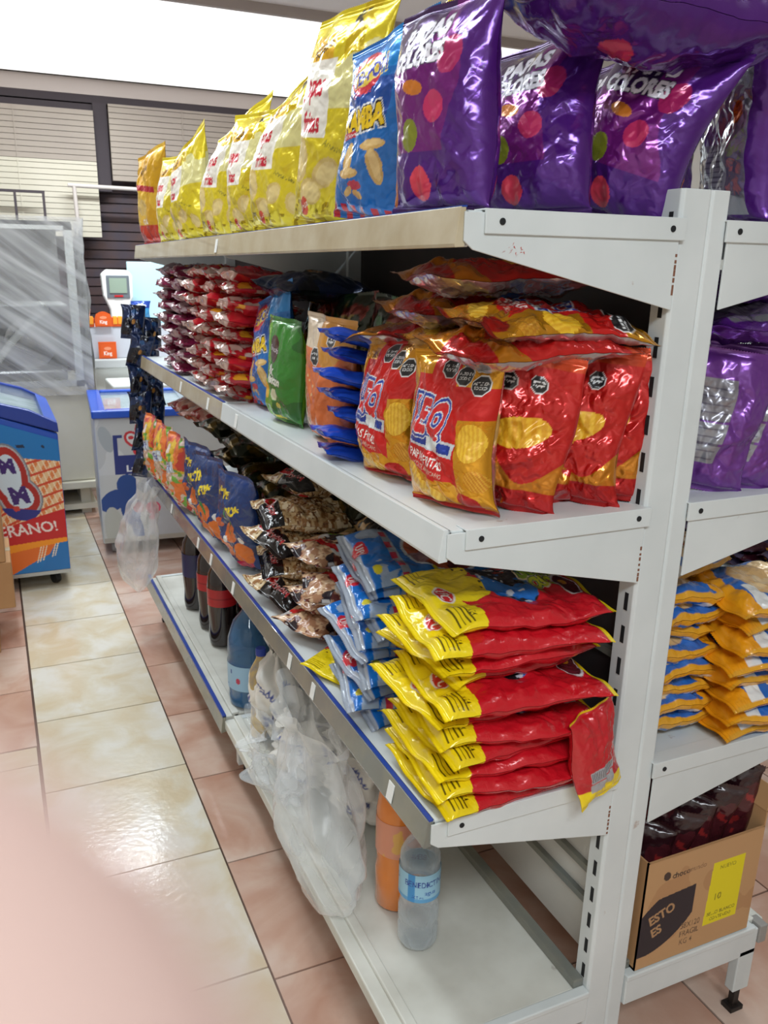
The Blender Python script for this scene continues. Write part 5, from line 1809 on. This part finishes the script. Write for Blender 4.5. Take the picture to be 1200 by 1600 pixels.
for i, (x, y, lb) in enumerate([(-0.215, 1.52, 'dark cola bottle with red label standing nearest the shelf edge'), (-0.13, 1.47, 'dark cola bottle with red label behind the nearest one'),
                                (-0.215, 1.66, 'dark cola bottle with red label second along the shelf edge'), (-0.12, 1.62, 'dark cola bottle with red label in the back row'),
                                (-0.10, 1.32, 'dark cola bottle half hidden behind the blue water jug')]):
    bottle('cola_bottle', lb, (x, y, zb), cp, M['cola'], M['capred'], 0.0155, 'cola bottles on the base shelf', label_band=(0.135, 0.19, 0.0456, lab_cola))
for i, (x, y, lb) in enumerate([(-0.225, 1.84, 'dark soft drink bottle with blue label beyond the cola bottles'), (-0.13, 1.80, 'dark soft drink bottle with blue label in the back row')]):
    bottle('soda_bottle', lb, (x, y, zb), cp, M['cola'], M['capblue'], 0.0155, 'dark soft drink bottles', label_band=(0.12, 0.20, 0.0456, lambda a: a.fill((40, 44, 90), 0.0, 0.3)))


def lab_jug(a):
    a.fill((150, 186, 212), 0.0, 0.35)
    for q in (0.30, 0.55, 0.80):
        a.ell(q, 0.72, 0.05, 0.09, (40, 70, 150))
        a.ell(q + 0.06, 0.4, 0.10, 0.12, (186, 50, 80))
        a.ell(q - 0.05, 0.15, 0.03, 0.04, (60, 90, 160))


jg = [(0.045, 0), (0.060, 0.006), (0.063, 0.03), (0.061, 0.04), (0.063, 0.05), (0.063, 0.13), (0.060, 0.14), (0.063, 0.15), (0.060, 0.19), (0.045, 0.235), (0.022, 0.262), (0.018, 0.285)]
bottle('water_jug', 'big blue tinted water jug at the joint of the base shelf', (-0.235, 1.135, zb), jg, M['petblue'], M['capblue'], 0.02, 'blue water jugs', label_band=(0.055, 0.125, 0.0636, lab_jug))
bottle('water_jug', 'big blue tinted water jug behind the front one', (-0.13, 1.16, zb), jg, M['petblue'], M['capblue'], 0.02, 'blue water jugs', label_band=(0.055, 0.125, 0.0636, lab_jug))
op = [(0.022, 0), (0.030, 0.004), (0.031, 0.03), (0.027, 0.09), (0.031, 0.15), (0.028, 0.18), (0.012, 0.21), (0.011, 0.225)]


def sack(name, label, loc, rx, ry, h, seed, m, cat='plastic bag', neck=0.35, amp=0.012, knots=True, power=0.8, lean=(0, 0)):
    """limp plastic bag: closed bottom, full belly, gathered neck that opens in a ragged frill"""
    nu_, nv_ = 96, 70
    U, V = np.meshgrid(np.linspace(0, 1, nu_), np.linspace(0, 1, nv_))
    U, V = U.ravel(), V.ravel()
    a_ = U * 2 * PI
    c = np.clip(V, 0, 1)
    prof = np.where(c < 0.55, np.sin(PI / 2 * np.clip(c / 0.35, 0, 1)) ** power, 1 - (1 - neck) * ((c - 0.55) / 0.35).clip(0, 1) ** 1.4)
    prof = np.where(c > 0.9, neck * (1 + 5 * (c - 0.9)), prof)
    ca, sa = np.cos(a_), np.sin(a_)
    cu = (ca + 1) / 2 * 0.5 + np.where(sa > 0, 0.5, 0) * 0
    n_ = amp * (facet((ca + 1) / 2, V, 5, 6, seed) + 0.8 * facet((sa + 1) / 2, V, 5, 6, seed + 4)) + amp * 0.8 * np.sin(a_ * 7 + V * 4 + seed) * (V > 0.4) * V
    n_ = (n_ + amp * 0.5 * facet(U, V, 14, 12, seed + 2)) * np.clip(prof * 1.5, 0, 1)
    x_ = (rx * prof + n_) * ca + lean[0] * V ** 2
    y_ = (ry * prof + n_) * sa + lean[1] * V ** 2
    z_ = h * V + amp * 1.2 * np.sin(a_ * 3 + seed) * (V > 0.85) * (V - 0.85) / 0.15
    me = quick_mesh(name, np.stack([x_, y_, z_], 1), grid_faces(nu_, nv_), m)
    ar = Art(U * 2.0, V, 2.0)
    ar.fill((232, 228, 220))
    if m is M['carrier']:
        for q in (0.12, 0.37, 0.62, 0.87):
            ar.text('alvi', q, 0.36, 0.13, (44, 60, 140), rot=0.4, bold=0.04, sx=1.1)
            ar.text('Mercado', q - 0.04, 0.66, 0.08, (52, 70, 150), rot=-0.3, bold=0.03)
    set_ink(me, ar.c, ar.m, ar.r)
    o = bpy.data.objects.new(name, me)
    COL.objects.link(o)
    o.location = loc
    return tag(o, label, cat)


sack('plastic_bag', 'large empty clear plastic bag hanging over the base shelf lip', (-0.315, 0.41, 0.130), 0.058, 0.165, 0.38, 3, M['film'], neck=0.65, lean=(0.02, 0.07), amp=0.014)
sack('plastic_bag', 'crumpled clear plastic bag lying at the shelf edge beside the hanging one', (-0.30, 0.68, 0.20), 0.05, 0.10, 0.13, 9, M['film'], neck=0.9, amp=0.020, lean=(-0.02, 0.02))
sack('plastic_bag', 'clear plastic bag hanging from the rack at the far end near the floor', (-0.385, 2.10, 0.165), 0.065, 0.15, 0.42, 6, M['film'], neck=0.4, lean=(0.05, -0.08))
s1 = sack('shopping_bag', 'white shopping bag with blue writing around an oil bottle', (-0.235, 0.92, zb + 0.001), 0.055, 0.085, 0.26, 12, M['carrier'], neck=0.25, cat='shopping bag', amp=0.014)
bottle('oil_bottle', 'yellow oil bottle inside the white shopping bag', (-0.262, 0.95, zb + 0.003), op, M['oil'], M['capblue'], 0.013)
sack('shopping_bag', 'white shopping bag with blue writing lying limp in the middle of the base shelf', (-0.21, 0.72, zb + 0.001), 0.080, 0.10, 0.17, 15, M['carrier'], neck=0.6, cat='shopping bag', amp=0.022)
sack('shopping_bag', 'white shopping bag with blue writing standing behind the clear hanging bag', (-0.16, 0.54, zb + 0.001), 0.07, 0.085, 0.22, 19, M['carrier'], neck=0.6, cat='shopping bag', amp=0.020)

# ================================================================== THE PHOTOGRAPHER'S HAND
CR = Matrix.Rotation(YAW, 3, 'Z') @ Matrix.Rotation(PITCH, 3, 'X') @ Matrix.Rotation(ROLL, 3, 'Z')
CL = Vector(cam.location)


def hand():
    """index finger reaching past the lens, the other fingers and palm behind it (millimetres beside the camera)"""
    J = [((-95, -100, 70), 26), ((-92, -84, 45), 24), ((-86, -66, 22), 15),
         ((-60, -50, 6), 10.5), ((-34, -30, -4), 9.6), ((-12.0, -13.2, -10), 9.6), ((-1.6, -4.8, -10.8), 8.8),
         ((-98, -90, 25), 14), ((-70, -84, 14), 9.5), ((-50, -74, 16), 8.5), ((-40, -66, 22), 7),
         ((-106, -104, 30), 13), ((-84, -108, 20), 9), ((-66, -100, 22), 8), ((-56, -92, 28), 6.6),
         ((-112, -118, 38), 12), ((-96, -126, 32), 8), ((-82, -122, 34), 7), ((-74, -114, 38), 5.8),
         ((-70, -70, 75), 15), ((-46, -50, 70), 10.5), ((-30, -38, 58), 8.5),
         ((-120, -130, 120), 24), ((-160, -170, 190), 28)]
    E_ = [(0, 1), (1, 2), (2, 3), (3, 4), (4, 5), (5, 6), (1, 7), (7, 8), (8, 9), (9, 10), (1, 11), (11, 12), (12, 13), (13, 14),
          (0, 15), (15, 16), (16, 17), (17, 18), (0, 19), (19, 20), (20, 21), (0, 22), (22, 23)]
    me = bpy.data.meshes.new('person_hand')
    P = [CL + CR @ (Vector(p) * 0.001) for p, r in J]
    O = P[0]
    me.from_pydata([p - O for p in P], E_, [])
    me.materials.append(mat('skin', (196, 168, 158), 0.6, noise=(190, 158, 148), nscale=60))
    o = bpy.data.objects.new('person_hand', me)
    o.location = O
    COL.objects.link(o)
    md = o.modifiers.new('skin', 'SKIN')
    md.use_smooth_shade = True
    lay = me.skin_vertices[0].data if me.skin_vertices else None
    if lay is None:
        bm_ = bmesh.new()
        bm_.from_mesh(me)
        bm_.verts.layers.skin.verify()
        bm_.to_mesh(me)
        bm_.free()
        lay = me.skin_vertices[0].data
    for i, (p, r) in enumerate(J):
        lay[i].radius = (r * 0.001, r * 0.001)
        lay[i].use_root = (i == 0)
    sb_ = o.modifiers.new('round', 'SUBSURF')
    sb_.levels = 2
    sb_.render_levels = 2
    return tag(o, 'blurred pink fingertip of the person taking the photo, at the lower left corner', 'hand')


hand()
